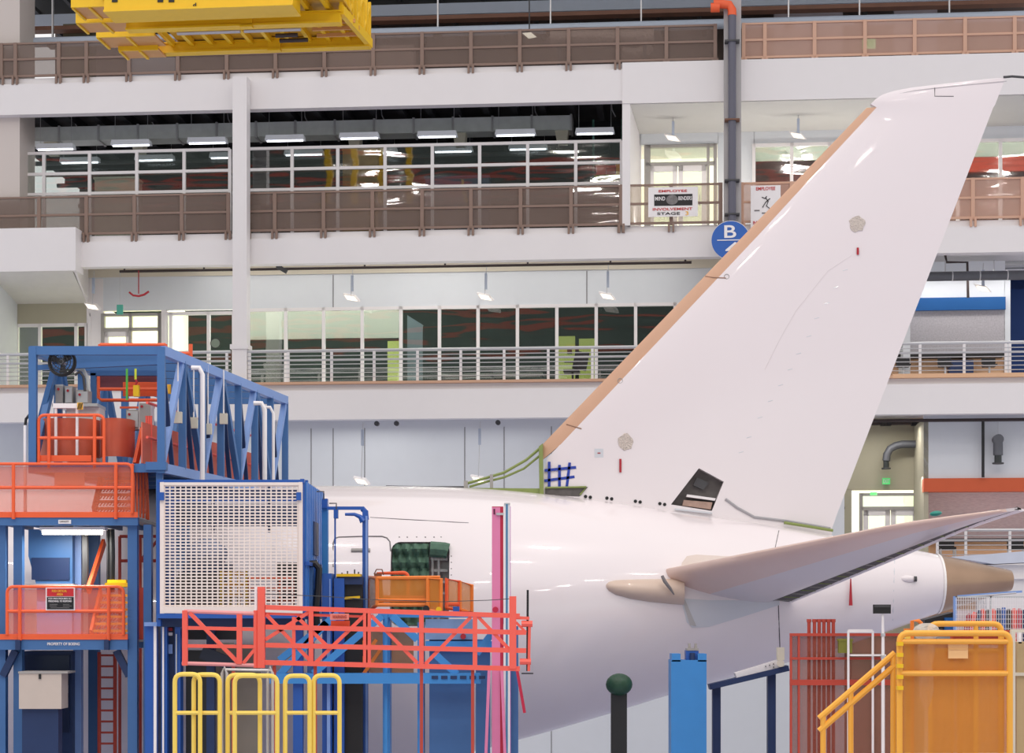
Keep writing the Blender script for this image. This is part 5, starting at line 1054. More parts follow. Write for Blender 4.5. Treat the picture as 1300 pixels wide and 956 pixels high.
# ================================================================ WHITE SLOTTED SCREEN + BLUE LIFT ENCLOSURE
YS = 33.0
en = T('lift_enclosure', 'blue lift enclosure with a large cream slotted front screen', 'lift enclosure', (P(294, 0, YS).x, YS+1.5, P(0, 795, YS).z))
b = bm_new(); U0, U1, V0_, V1_ = 206, 381, 615, 772; nc, nr = 25, 37
u_ = lambda i: U0+2+(U1-U0-6)*i/nc
for i in range(nc+1): wb(b, u_(i), u_(i)+1.7, V0_, V1_, YS, .02)
for j in range(nr+1): v = V0_+1+(V1_-V0_-5)*j/nr; wb(b, U0, U1, v, v+1.75, YS+.004, .016)
scr = en.p('screen', b, mat('cream_slotted_sheet', (236, 224, 216), .5), label='cream sheet with rows of small slots')
b = bm_new(); wb(b, 203, 208, 612, 779, YS-.03, .06); wb(b, 379, 384, 612, 779, YS-.03, .06); wb(b, 208, 379, 770, 778.6, YS-.025, .05); wb(b, 208, 379, 612.4, 616, YS-.025, .05); en.p('screen_frame', b, mat('cream_slotted_sheet', (236, 224, 216), .5), scr)
en.p('top_beam', wb(bm_new(), 201, 386, 609, 613, YS-.02, .2), blue2)
en.p('corner_post', wb(bm_new(), 199, 204, 609, 795, YS+.02, .15), blue2); en.p('corner_post', wb(bm_new(), 381, 386, 608, 778, YS+.02, .12), blue2)
for u in (205, 379): en.p('screen_clamp', wb(bm_new(), u-3, u+3, 625, 635, YS-.08, .06), blue2)
xw = P(386, 0, YS).x; zt_e, zb_e = P(0, 611, YS).z, P(0, 779, YS).z
b = bm_new(); n = 22
for k in range(n): y = YS+.15+3.3*k/n; box(b, xw-.03-(.03 if k % 2 else 0), xw+(.0 if k % 2 else .03), y, y+3.3/n, zb_e, zt_e)
en.p('side_wall', b, mat('corrugated_blue', (62, 124, 200), .4, var=.05))
en.p('side_door', box(bm_new(), xw+.02, xw+.05, YS+1.2, YS+2.0, P(0, 705, YS+1.5).z, P(0, 663, YS+1.5).z), navy)
en.p('side_frame', box(bm_new(), xw, xw+.08, YS+.1, YS+3.4, P(0, 713, YS).z-.06, P(0, 713, YS).z), blue2); 
for y in (YS+.9, YS+1.8, YS+2.8): en.p('side_post', box(bm_new(), xw+.03, xw+.12, y, y+.1, P(0, 775, YS+1.5).z, P(0, 713, YS).z), blue2)
xw0 = P(201, 0, YS).x
en.p('floor_plate', box(bm_new(), xw0, xw, YS, YS+3.4, zb_e-.1, zb_e), navy); en.p('floor_beam', wb(bm_new(), 199, 386, 779, 785, YS-.05, .15), blue2)
en.p('floor_beam', wb(bm_new(), 199, 386, 785, 796, YS+.3, .15), navy)
en.p('left_wall', box(bm_new(), xw0, xw0+.05, YS+.3, YS+1.4, zb_e, zt_e), blue2)
for k in range(4): z = P(0, 618+9*k, YS+1).z; en.p('roof_beam', box(bm_new(), xw0, xw, YS+.6+.5*k, YS+.7+.5*k, z, z+.09), navy if k % 2 else blue2)
for u in (268, 340): en.p('inner_post', wb(bm_new(), u, u+4, 615, 676, YS+.5, .08), navy)
en.p('slot_backing', wb(bm_new(), 212, 378, 622, 668, YS+3.1, .05), navy); en.p('slot_backing', wb(bm_new(), 208, 240, 668, 722, YS+2.9, .05), blue)  # backing panels added to darken what shows through the slots
en.p('slot_backing', wb(bm_new(), 226, 285, 726, 776, YS+2.5, .05), black); en.p('slot_backing', wb(bm_new(), 350, 378, 714, 760, YS+2.8, .05), black); en.p('inner_rail', wb(bm_new(), 262, 378, 634, 640, YS+2.2, .05), white)
en.p('lower_cabinet', wb(bm_new(), 208, 262, 733, 776, YS+1.6, .5), mat('brown_grey_cabinet', (84, 74, 72), .6))
en.p('lift_leg', fb_(262, 272, 790, YS+.8, .2), navy); en.p('lift_leg', fb_(372, 384, 785, YS+.5, .2), blue2)
t = T('yellow_step_unit', 'yellow step unit behind the slotted screen', 'steps', tuple(P(295, 778, YS+1.0)))
for k in range(3): t.p('step', wb(bm_new(), 281+2*k, 311-2*k, 726+14*k, 730+14*k, YS+1.0-.1*k, .3), yellow2)
for u in (279, 290, 301, 310): t.p('side_bar', wb(bm_new(), u, u+4, 725, 778, YS+.95, .06), yellow)
t = T('inner_orange_rail', 'orange railing behind the slotted screen', 'railing', tuple(P(345, 778, YS+1.4)))
for v in (735, 748, 762): t.p('rail', tube(bm_new(), [P(316, v, YS+1.4), P(372, v, YS+1.4)], .03), orange, smooth=True)
for u in (316, 356, 372): t.p('post', tube(bm_new(), [P(u, 732, YS+1.4), P(u, 778, YS+1.4)], .03), orange, smooth=True)
t = T('coverall_bundle', 'pale blue and navy bundle behind the left of the slotted screen', 'bundle', tuple(P(265, 726, YS+1.2)))
b = bm_new(); bmesh.ops.create_icosphere(b, subdivisions=3, radius=1, matrix=Matrix.Translation(P(262, 704, YS+1.4)) @ Matrix.Diagonal((.36, .25, .28, 1)))
for v_ in b.verts: v_.co += Vector((random.uniform(-.02, .02),)*3)
t.p('bundle_body', b, mat('grey_blue_cloth', (150, 158, 180), .8, var=.3, scale=6), smooth=True); t.p('bundle_base', wb(bm_new(), 232, 292, 714, 728, YS+1.2, .4), navy)
t.p('bundle_stand', wb(bm_new(), 240, 285, 728, 776, YS+1.3, .3), mat('brown_grey_cabinet', (84, 74, 72), .6))
# blue gantry frame + desk
gf = T('blue_gantry', 'blue tubular gantry frame standing before the aircraft door outline', 'gantry', (P(445, 0, YT+.3).x, YT+.3, 0)); YG = YT+.3
gf.p('top_beam', wb(bm_new(), 415, 462, 643, 647, YG, .1), blue2); gf.p('post', fb_(460, 467, 648, YG, .12), blue2); gf.p('post_edge', fb_(464, 466.5, 655, YG-.02, .02), periw)
gf.p('post_head', tube(bm_new(), [P(460, 646, YG+.05), P(464, 650, YG+.05), P(465, 660, YG+.05)], .05), blue2, smooth=True)
gf.p('swing_arm', tube(bm_new(), [P(438, 653, YG), P(450, 653, YG), P(457, 656, YG), P(461, 662, YG)], [.025, .03, .04, .06]), blue2, smooth=True)
gf.p('thin_post', fb_(424.3, 426.3, 655, YG, .05), blue2); gf.p('sensor_head', wb(bm_new(), 423.5, 429, 647, 658, YG-.03, .12), blue2); gf.p('sensor_wire', tube(bm_new(), [P(418, 639, YG), P(427, 639, YG), P(427, 648, YG)], .012, 5), dgrey)
gf.p('mast', fb_(409, 416, 640, YG+.3, .2), blue3); gf.p('mast_head', wb(bm_new(), 408.5, 415.5, 633, 645, YG+.2, .2), blue2); gf.p('sensor_wire', tube(bm_new(), [P(402, 624, YG+.2), P(411, 624, YG+.2), P(411, 634, YG+.2)], .012, 5), dgrey)
t = T('control_desk', 'blue and black control desk with yellow edge and small levers', 'control desk', (P(443, 0, YT-.2).x, YT, 0)); 
t.p('desk_top', wb(bm_new(), 427, 457, 728.5, 732, YT-.1, .5), yellow); t.p('desk_front', wb(bm_new(), 427, 460, 732, 742, YT-.05, .4), navy)
t.p('desk_body', fb_(438, 460, 742, YT+.05, .3), black); t.p('desk_side', fb_(424, 437, 734, YT-.08, .35), blue2); t.p('yellow_lever', wbar(bm_new(), (437, 759.5), (457, 758), YT-.0, .05, .04), yellow)
for u, h in ((441, 4), (450, 6), (434, 2), (455, 3)): t.p('lever', wb(bm_new(), u-.7, u+.7, 729-h, 729, YT+.1, .05), black)
t = T('hose_cabinet', 'royal blue cabinets with a black hose bundle beside the enclosure', 'cabinet', (P(405, 0, YT).x, YT, 0))
t.p('cabinet_body', fb_(409, 421, 728, YT-.2, .5), blue2); t.p('cabinet_body', fb_(390, 397, 720, YT-.3, .3), blue); t.p('door_edge', fb_(418, 419.5, 735, YT-.22, .02), periw)
t.p('hose_bundle', tube(bm_new(), [P(393, 716, YT-.3), P(400, 715, YT-.3), P(405, 722, YT-.3), P(404, 745, YT-.3), P(401, 775, YT-.3), P(403, 800, YT-.3)], .06, 8), black, smooth=True)
# orange work cage by the door
cg = T('work_cage', 'amber orange mesh work cage before the open aircraft door', 'work cage', (P(532, 0, YT).x, YT+.5, P(0, 776, YT).z))
def cage_panel(u0, u1, v0a, v0b, v1a, v1b, Ya, Yb, m, sh, vm=None):
    fr_ = cg.p('cage_panel', tube(bm_new(), [P(u0, v1a, Ya), P(u0, v0a, Ya), P(u1, v0b, Yb), P(u1, v1b, Yb), P(u0, v1a, Ya)], .035, 6), m)
    if vm: cg.p('cross_tube', tube(bm_new(), [P(u0, vm, Ya), P(u1, vm, Yb)], .03, 6), m, fr_)
    b = bm_new(); q = [P(u0, v1a, Ya), P(u1, v1b, Yb), P(u1, v0b, Yb), P(u0, v0a, Ya)]; hexa(b, q+[p+Vector((0, .01, 0)) for p in q]); cg.p('mesh_sheet', b, sh, fr_)
cage_panel(467, 479, 733, 734, 775, 768, YT+1, YT, orange2, amesh); cage_panel(479, 558, 734, 733, 768, 768, YT, YT, orange2, amesh, 762)
cage_panel(543, 560, 734, 735, 775, 776, YT-.1, YT-.1, orange2, amesh); cage_panel(567, 583, 735, 738, 772, 775, YT, YT+.2, orange, amesh, 767); cage_panel(584, 599, 738, 743, 774, 778, YT+.2, YT+.4, orange2, amesh)
cg.p('grab_rail', tube(bm_new(), [P(480, 765, YT+.6), P(480, 728, YT+.6)]+arc(P(480, 728, YT+.6), P(518, 727, YT+.6), P(518, 765, YT+.6), .1)+[P(518, 765, YT+.6)], .035), orange, smooth=True)
cg.p('middle_rail', tube(bm_new(), [P(480, 758, YT+.5), P(540, 759, YT+.5)], .035), orange, smooth=True)
cg.p('cage_floor', box(bm_new(), P(467, 0, YT).x, P(599, 0, YT).x, YT, YT+1.0, P(0, 779, YT).z, P(0, 776, YT).z), redd)
t = T('tool_bag', 'brown grey tool bag hanging inside the orange cage', 'bag', tuple(P(485, 765, YT+.5))); t.p('bag_body', prism(bm_new(), [(P(a_, 0, YT+.5).x, P(0, c_, YT+.5).z) for a_, c_ in ((475, 728), (484, 728), (487, 765), (478, 766))], YT+.45, YT+.6), mat('brown_bag', (130, 86, 64), .8)); t.p('strap', tube(bm_new(), [P(475, 729, YT+.5), P(478, 723, YT+.5), P(485, 723, YT+.5), P(487, 730, YT+.5)], .012, 5), mat('brown_bag', (130, 86, 64), .8))
# blue lift body below the cage
bl = T('scissor_lift', 'bright blue steel lift frame below the orange cage', 'lift', (P(560, 0, YT).x, YT+.4, 0))
for u0, u1, v in ((486, 495, 783), (530, 538, 790), (545, 600, 800), (604, 622, 812)): bl.p('column', fb_(u0, u1, v, YT-.0, .5), blue3 if u0 < 540 else blue)
bl.p('beam', wb(bm_new(), 480, 642, 778, 784, YT-.1, .3), blue3); bl.p('beam', wb(bm_new(), 540, 642, 814, 822, YT-.15, .3), blue3); bl.p('beam', wb(bm_new(), 340, 610, 855, 868, YT-.6, .4), blue3)
for a_, c_ in (((345, 868), (415, 790)), ((398, 855), (485, 782)), ((355, 838), (430, 779)), ((498, 782), (530, 812)), ((552, 830), (580, 856)), ((640, 784), (605, 830))): bl.p('strut', wbar(bm_new(), a_, c_, YT-.5, .12), blue3)
bl.p('glass_box', wb(bm_new(), 540, 600, 786, 812, YT-.1, .1), mat('dusty_blue_panel', (120, 150, 190), .4, var=.3)); bl.p('post', fb_(415, 419, 780, YT-.3, .1), periw); bl.p('post', fb_(488, 492, 780, YT-.3, .1), blue3)
for k in range(6): bl.p('fork_slot', wb(bm_new(), 548+12*k, 556+12*k, 858, 862, YT-.62, .02), navy)
for k in range(4): bl.p('orange_link', wbar(bm_new(), (415+14*k, 862), (450+14*k, 812), YT+.1, .06), orange2)
bl.p('orange_sheet', wb(bm_new(), 430, 525, 800, 860, YT+.5, .02), amesh); bl.p('pulley', tube(bm_new(), [P(541, 773, YT-.2), P(541, 773, YT)], .06, 12), black, smooth=True); bl.p('pulley', tube(bm_new(), [P(557, 774, YT-.2), P(557, 774, YT)], .05, 12), yellow, smooth=True)
bl.p('valve_block', wb(bm_new(), 575, 583, 770, 778, YT-.2, .2), blue2); bl.p('red_button', tube(bm_new(), [P(588, 808, YT-.2), P(588, 808, YT)], .05, 10), redtag)
# masts
t = T('pink_mast', 'tall pink and crimson steel mast before the fuselage', 'mast', (P(632, 0, YS).x, YS, 0)); t.p('mast_face', fb_(624.5, 635, 644, YS, .1), pink); t.p('mast_side', fb_(635, 639, 643, YS, .25), crim); t.p('mast_back_flange', fb_(624.5, 639, 643, YS+.25, .05), crim)
t.p('mast_letters', wb(bm_new(), 626.5, 628.5, 646, 653, YS-.01, .01), mat('plum', (90, 20, 60), .5)); t.p('mast_clip', wb(bm_new(), 630, 641, 651, 654, YS-.04, .05), steel); t.p('hand_wheel', tube(bm_new(), [P(629, 774, YS-.1), P(629, 774, YS)], .05, 10), crim, smooth=True)
for s_, u in ((1, 617), (-1, 641)): t.p('mast_foot', bar(bm_new(), (P(u, 0, YS).x, YS-.05, P(0, 956, YS).z), P(u+4*s_, 850, YS-.05), .05), pink)
t = T('white_blue_mast', 'slim white mast with blue and purple stripes beside the pink mast', 'mast', (P(643, 0, YS).x, YS, 0)); t.p('mast_face', fb_(639.5, 647.5, 640, YS-.05, .1), signw); t.p('mast_stripe', fb_(642.3, 644.6, 640, YS-.07, .03), mat('steel_blue_stripe', (56, 120, 160), .4)); t.p('mast_edge', fb_(647, 648.3, 643, YS-.04, .08), mat('violet_stripe', (190, 110, 180), .4)); t.p('mast_cap', wb(bm_new(), 640, 647.5, 638.5, 641, YS-.06, .12), steel)
t = T('blue_foot_post', 'blue post with crimson brace under the right end of the red gate', 'post', (P(652, 0, YS).x, YS, 0)); t.p('post', fb_(648, 658, 795, YS+.2, .2), blue); t.p('brace', wbar(bm_new(), (656, 848), (666, 905), YS-.1, .05), crim)
# ================================================================ RED LATTICE GATE
YR_ = 30.5
rg = T('lattice_gate', 'long coral red lattice gate across the lower left foreground', 'gate', (P(450, 0, YR_).x, YR_, P(0, 850, YR_).z))
def rb(nm, a_, c_, s_=.075, Y=YR_, m=red, s2=None): return rg.p(nm, wbar(bm_new(), a_, c_, Y, s_, s2), m)
for a_, c_ in (((337, 771), (660, 782)), ((337, 796), (668, 803)), ((337, 819), (668, 826)), ((335, 841), (660, 849))): rb('rail', a_, c_)
rb('rail', (337, 779), (470, 783), .04, YR_+.05)
for u, v0, v1 in ((395, 776, 845), (373, 783, 842), (464, 778, 846), (468, 776, 847), (535, 779, 847), (603, 779, 848)): rb('post', (u, v0), (u, v1), .07 if u != 373 else .05)
rb('end_post', (651, 757), (651, 849), .11); rb('end_post', (332, 745), (332, 848), .11); rg.p('end_post', tube(bm_new(), [P(325, 775, YR_), P(325, 848, YR_)], .04), red, smooth=True); rg.p('rod', wbar(bm_new(), (325, 745), (325, 775), YR_, .04), signw)
for a_, c_ in (((338, 780), (394, 839)), ((377, 783), (415, 820)), ((400, 842), (463, 781)), ((471, 781), (530, 842)), ((540, 843), (598, 783)), ((607, 783), (648, 826)), ((337, 812), (394, 776))): rb('diagonal', a_, c_, .055, YR_+.012)
rb('stub', (651, 784), (672, 785), .05); rb('stub', (651, 804), (664, 804), .05); rb('stub', (651, 826), (664, 826), .05); rb('stub', (655, 790), (668, 803), .04)
rg.p('clamp', tube(bm_new(), [P(662, 792, YR_), P(676, 792, YR_)], .05), red); rg.p('clamp', tube(bm_new(), [P(660, 840, YR_), P(674, 840, YR_)], .05), red); rg.p('threaded_rod', tube(bm_new(), [P(670, 749, YR_), P(669.5, 852, YR_)], .018), black); rg.p('drop_handle', wbar(bm_new(), (662, 855), (677, 855), YR_, .02), black); rg.p('clamp_tube', tube(bm_new(), [P(672, 795, YR_), P(671, 852, YR_)], .025), red)
for p_ in ([(234, 776), (324, 779)],): rg.p('tube_rail', tube(bm_new(), [P(u, v, YR_) for u, v in p_], .03), mat('dusty_pink', (226, 150, 150), .4), smooth=True)
rb('rail', (237, 797), (323, 799), .055); rb('rail', (237, 820), (323, 821), .055); rg.p('tube_rail', tube(bm_new(), [P(231, 842, YR_), P(334, 845, YR_)], .03), mat('dusty_pink', (226, 150, 150), .4), smooth=True)
rb('post', (235, 775), (235, 845), .08); rb('post', (304, 780), (304, 843), .08); rb('diagonal', (241, 778), (302, 841), .06); rb('diagonal', (309, 842), (323, 825), .05)
rg.p('plate', wb(bm_new(), 419, 443, 779, 787, YR_-.05, .02), mat('pale_red_plate', (232, 130, 116), .5)); wt(rg, 'WARNING', 422, 440, 781, 785, YR_-.055, redd); rg.p('plate', wb(bm_new(), 420, 444, 788, 795, YR_+.1, .02), orange)
for u in (296, 348, 400, 535, 600): rg.p('leg', fb_(u-2, u+2, 845, YR_+.05, .06), redd)
one('guide_wire', tube(bm_new(), [P(333, 754, YR_), P(410, 757, YR_), P(468, 761, YR_), P(560, 764, YR_), P(620, 762, YR_), P(651, 760, YR_)], .008, 4), dgrey, 'thin steel wire strung above the red lattice gate', 'wire', tuple(P(470, 762, YR_)))
# machine below, behind gate at left
t = T('dark_machine', 'dark machinery behind the left bay of the red gate', 'machine', (P(270, 0, 33.8).x, 34, 0)); t.p('machine_body', fb_(236, 262, 826, 33.8, .5), black); t.p('machine_duct', wb(bm_new(), 236, 300, 800, 812, 34.2, .4), dgrey); t.p('sloped_chute', wbar(bm_new(), (256, 828), (300, 846), 33.6, .1, .22), mat('very_dark_navy', (14, 24, 44), .5)); t.p('beige_plate', fb_(263, 330, 818, 34.6, .1), mat('khaki_plate', (160, 150, 136), .6)); t.p('yellow_strip', wb(bm_new(), 266, 297, 816, 820, 34.5, .05), cream)
# yellow hoop rails in front
YH = 29.0
for i, (u0, u1, v) in enumerate(((222, 254, 856), (246, 279, 856.5), (289, 330, 857), (298, 352, 858), (362, 393, 858), (398, 431, 857.5))):
    t = T('hoop_rail', 'yellow tubular hoop rail before the red gate, %s from the left' % ['first', 'second', 'third', 'fourth', 'fifth', 'sixth'][i], 'guard rail', (P((u0+u1)/2, 0, YH).x, YH+.06*i, 0), group='yellow hoop rails in the foreground')
    Y = YH+.07*(i % 3); t.p('hoop', tube(bm_new(), [(P(u0, 0, Y).x, Y, 0)]+arc(P(u0, 900, Y), P(u0, v, Y), P(u1, v, Y), .12)+arc(P(u0, v, Y), P(u1, v, Y), P(u1, 900, Y), .12)+[(P(u1, 0, Y).x, Y, 0)], .035), yellow3, smooth=True); t.p('cross_bar', tube(bm_new(), [P(u0, 905, Y), P(u1, 905, Y)], .03), yellow3, smooth=True)
t = T('grey_handrail', 'grey steel handrail between the yellow hoops', 'handrail', (P(313, 0, YH+.4).x, YH+.4, 0)); Y = YH+.4
t.p('rail', tube(bm_new(), [P(285, 850, Y), P(344, 851, Y)], .02), steel, smooth=True)
for u in (284, 342): t.p('post', tube(bm_new(), [(P(u-2, 0, Y).x, Y, 0), P(u-2, 855, Y), P(u+1, 847, Y), P(u+4, 855, Y), (P(u+4, 0, Y).x, Y, 0)], .025), steel, smooth=True)

# ================================================================ RIGHT FOREGROUND
t = T('jack_stand', 'bright blue jack stand under the rear fuselage', 'jack stand', (P(875, 0, 35).x, 35.3, 0))
t.p('stand_body', fb_(852, 897, 838, 35, .6), blue3); t.p('side_lug', wb(bm_new(), 853, 864, 830, 840, 35, .5), blue3); t.p('side_lug', wb(bm_new(), 886, 897, 830, 840, 35, .5), blue3); t.p('jack_block', wb(bm_new(), 871, 887, 826, 838, 35.1, .3), blue2); t.p('jack_screw', tube(bm_new(), [P(879, 840, 35.05), P(879, 829, 35.05)], .05, 10), navy, smooth=True)
for u in (874, 882): t.p('saddle', wb(bm_new(), u, u+3, 817, 826, 35.2, .1), grey)
t.p('saddle_plate', wb(bm_new(), 872, 887, 823, 826.5, 35.1, .3), grey)
t = T('support_beam', 'white and navy sloping support beam below the rear fuselage', 'beam', (P(950, 0, 36).x, 36.4, 0)); t.p('beam_web', bar(bm_new(), P(934, 860, 36), P(993, 842, 36), .3, .17), signw); t.p('beam_flange', bar(bm_new(), P(900, 872, 35.95), P(1000, 848, 35.95), .34, .1), navy); t.p('pivot', tube(bm_new(), [P(991, 842, 35.7), P(991, 842, 36)], .07, 12), cream, smooth=True); t.p('bracket', wb(bm_new(), 987, 996, 822, 838, 35.8, .15), cream)
t.p('rivet_row', (lambda b: ([tube(b, [P(u, v, 35.8), P(u, v, 35.86)], .012, 6) for u, v in ((972, 846), (977, 844.5), (982, 843), (982, 847))], b)[1])(bm_new()), dgrey); t.p('beam_leg', fb_(975, 985, 850, 36.1, .2), navy); t.p('beam_leg', fb_(905, 915, 870, 36.1, .2), navy)
t = T('green_cover', 'dark green covered wheel bump under the fuselage belly', 'cover', (P(786, 0, 35).x, 35, 0)); b = bm_new(); bmesh.ops.create_icosphere(b, subdivisions=3, radius=1, matrix=Matrix.Translation(P(786, 869, 35)) @ Matrix.Diagonal((.24, .2, .2, 1))); t.p('cover_body', b, mat('deep_green_cover', (26, 66, 46), .5, var=.5, scale=6, bump=.6), smooth=True); t.p('cover_stand', fb_(776, 796, 872, 35, .2), black)
YC = 33.0
rc = T('red_cage', 'dark red mesh cage with upright rods below the tail', 'cage', (P(1072, 0, YC).x, YC+.4, 0))
for u in (1004, 1014, 1108, 1141): rc.p('post', fb_(u-1, u+1.6, 806, YC, .06), redd)
rc.p('top_rail', wb(bm_new(), 1003, 1142, 804, 807.5, YC-.01, .07), redd); rc.p('middle_rail', wb(bm_new(), 1003, 1142, 834.5, 837.5, YC-.01, .07), redd); rc.p('bottom_rail', wb(bm_new(), 1003, 1142, 863, 870, YC-.01, .07), redd); rc.p('mesh_sheet', wb(bm_new(), 1005, 1140, 806, 868, YC+.05, .01), rmesh)
rc.p('lower_sheet', fb_(1005, 1140, 870, YC+.05, .02), rmesh)
for i, u in enumerate((1027, 1034, 1040, 1046, 1052, 1058)):
    t = T('gas_rod', 'dark red upright rod standing in the cage, %s from the left' % ['first', 'second', 'third', 'fourth', 'fifth', 'sixth'][i], 'rod', (P(u, 0, YC+.4).x, YC+.4, 0), group='red rods standing in the cage'); t.p('rod', tube(bm_new(), [(P(u, 0, YC+.4).x, YC+.4, 0), P(u, 789, YC+.4)], .03, 8), redd, smooth=True); t.p('rod_knob', tube(bm_new(), [P(u, 790, YC+.4), P(u, 786, YC+.4)], .04, 8), redd, smooth=True)
t = T('olive_box', 'olive green box hanging inside the red cage', 'box', tuple(P(1074, 830, YC-.1))); t.p('box_body', wb(bm_new(), 1065, 1082, 812, 829, YC-.15, .12), olive); t.p('box_lid', wb(bm_new(), 1064, 1083, 811, 814, YC-.16, .14), olive)
t = T('white_cart', 'white tubular cart frame behind the red cage rail', 'cart', (P(1092, 0, YC-.2).x, YC-.2, 0)); t.p('frame_tube', tube(bm_new(), [(P(1077, 0, YC-.2).x, YC-.2, 0), P(1077, 801, YC-.2), P(1108, 801, YC-.2), (P(1108, 0, YC-.2).x, YC-.2, 0)], .02, 6), signw); t.p('frame_plate', wb(bm_new(), 1077, 1108, 799, 803, YC-.22, .04), signw); t.p('cart_tray', wb(bm_new(), 1080, 1125, 831, 833, YC-.3, .3), signw)
t = T('flood_light', 'black flood light panel on a white tripod pole below the tail', 'flood light', (P(1120, 0, YC-.6).x, YC-.6, 0)); Y = YC-.6
t.p('pole', tube(bm_new(), [(P(1121, 0, Y).x, Y, 0), P(1121, 838, Y), P(1121, 805, Y), P(1120.5, 776, Y)], [.03, .028, .024, .018], 8), signw, smooth=True); t.p('lamp_panel', wb(bm_new(), 1109, 1131, 767.5, 779, Y-.05, .06), black); t.p('lamp_trim', wb(bm_new(), 1110, 1130, 768, 771, Y-.06, .02), dgrey)
for v in (806, 834): t.p('pole_collar', tube(bm_new(), [P(1121, v-2, Y), P(1121, v+2, Y)], .04, 8), steel, smooth=True)
for k in range(3): a_ = k*2.094; t.p('leg', tube(bm_new(), [(P(1121, 0, Y).x, Y, .7), (P(1121, 0, Y).x+.5*math.cos(a_), Y+.5*math.sin(a_), 0)], .02, 6), signw)
# yellow railings
def yrail(label, u0, u1, vt, vms, Y, posts, m, sheet=None):
    t = T('platform_railing', label, 'railing', (P((u0+u1)/2, 0, Y).x, Y, 0)); r = .045
    t.p('frame_tube', tube(bm_new(), [(P(u0, 0, Y).x, Y, 0)]+arc(P(u0, 900, Y), P(u0, vt, Y), P(u1, vt, Y), .13)+arc(P(u0, vt, Y), P(u1, vt, Y), P(u1, 900, Y), .13)+[(P(u1, 0, Y).x, Y, 0)], r, 10), m, smooth=True)
    for v in vms: t.p('cross_tube', tube(bm_new(), [P(u0, v, Y), P(u1, v, Y)], r*.85), m, smooth=True)
    for u in posts: t.p('post', tube(bm_new(), [(P(u, 0, Y).x, Y, 0), P(u, vt, Y)], r*.85), m, smooth=True)
    if sheet: t.p('mesh_sheet', wb(bm_new(), u0+2, u1-2, sheet, 956, Y+.08, .01), amesh)
    return t
y1 = yrail('amber yellow platform railing with rounded corners at the lower right', 1142, 1282, 804, [814.5, 855], 27.0, [], yellow2, 816)
yrail('second amber railing standing behind the front one', 1180, 1271, 792, [826], 29.0, [1239], yellow2, 828)
t = T('wire_note', 'pale paper sheet on the amber mesh', 'notice', tuple(P(1217, 836, 26.9))); t.p('paper', wb(bm_new(), 1204, 1229, 817, 836, 27.03, .02), mat('amber_paper', (240, 190, 130), .6)); t.p('paper_fold', wb(bm_new(), 1204, 1229, 823, 825, 27.02, .01), mat('amber_paper2', (224, 172, 110), .6))
y1.p('striped_post', fb_(1150, 1156, 800, 27.3, .1), yellow3)
for k in range(5): v = 815+14*k; y1.p('hinge', wb(bm_new(), 1139.5, 1147, v, v+5, 26.9, .1), yellow)
t = T('stair_rail', 'amber stair handrail descending to the left of the yellow railing', 'handrail', (P(1120, 0, 27.5).x, 27.5, 0))
for dv in (0, 16): t.p('sloping_tube', tube(bm_new(), [P(1136, 829+dv, 27.5), P(1085, 873+dv, 27.5), P(1040, 912+dv, 27.5)], .045), yellow2, smooth=True)
for u, v in ((1134, 830), (1080, 878), (1045, 908)): t.p('post', tube(bm_new(), [(P(u, 0, 27.5).x, 27.5, 0), P(u, v, 27.5)], .04), yellow2, smooth=True)
t = T('orange_bracket', 'small orange bracket post above the yellow railing', 'bracket', (P(1160, 0, 29.5).x, 29.5, 0)); t.p('post', tube(bm_new(), [(P(1158, 0, 29.5).x, 29.5, 0), P(1158, 788, 29.5), P(1166, 788, 29.5), P(1170, 792, 29.5)], .03), orange2, smooth=True); t.p('arm', wb(bm_new(), 1148, 1158, 798, 801, 29.5, .05), orange2)
t = T('plastic_bundle', 'clear plastic wrapped bundle behind the yellow railing', 'plastic bundle', (P(1176, 0, 28).x, 28, 0)); t.p('stand_pole', tube(bm_new(), [(P(1176, 0, 28).x, 28, 0), P(1176, 800, 28)], .025, 8), cream, smooth=True)
for z_, rx, vv in ((0, .2, 802), (1, .12, 828), (2, .1, 868)):
    b = bm_new(); bmesh.ops.create_icosphere(b, subdivisions=3, radius=1, matrix=Matrix.Translation(P(1176, vv, 28)) @ Matrix.Diagonal((rx, .1, .12+.12*z_, 1)))
    for v_ in b.verts: v_.co += Vector((random.uniform(-.012, .012), random.uniform(-.012, .012), random.uniform(-.012, .012)))
    t.p('film', b, plastic, smooth=True)
# mesh fence with hoses
Yf = 35.0; mf = T('wire_fence', 'white wire mesh fence panel at the right edge', 'fence', (P(1260, 0, Yf).x, Yf, 0))
mf.p('post', fb_(1211, 1215, 757, Yf, .07), periw); mf.p('top_rail', wb(bm_new(), 1213, 1345, 757, 759, Yf, .04), steel); mf.p('post', fb_(1257, 1259, 757, Yf, .04), steel)
b = bm_new()
for k in range(44): u = 1214+3*k; tube(b, [P(u, 758, Yf), P(u, 856, Yf)], .0055, 4)
for k in range(17): v = 762+6*k; tube(b, [P(1213, v, Yf), P(1345, v, Yf)], .0055, 4)
o = mf.p('wire_mesh', b, signw)
cols = [redtag, red, navy, red, dgrey, red, navy, blue2, black, red, crim, navy, red, dgrey, red]
cn = {id(redtag): 'deep red', id(red): 'coral red', id(navy): 'navy', id(dgrey): 'grey', id(blue2): 'blue', id(black): 'black', id(crim): 'crimson'}
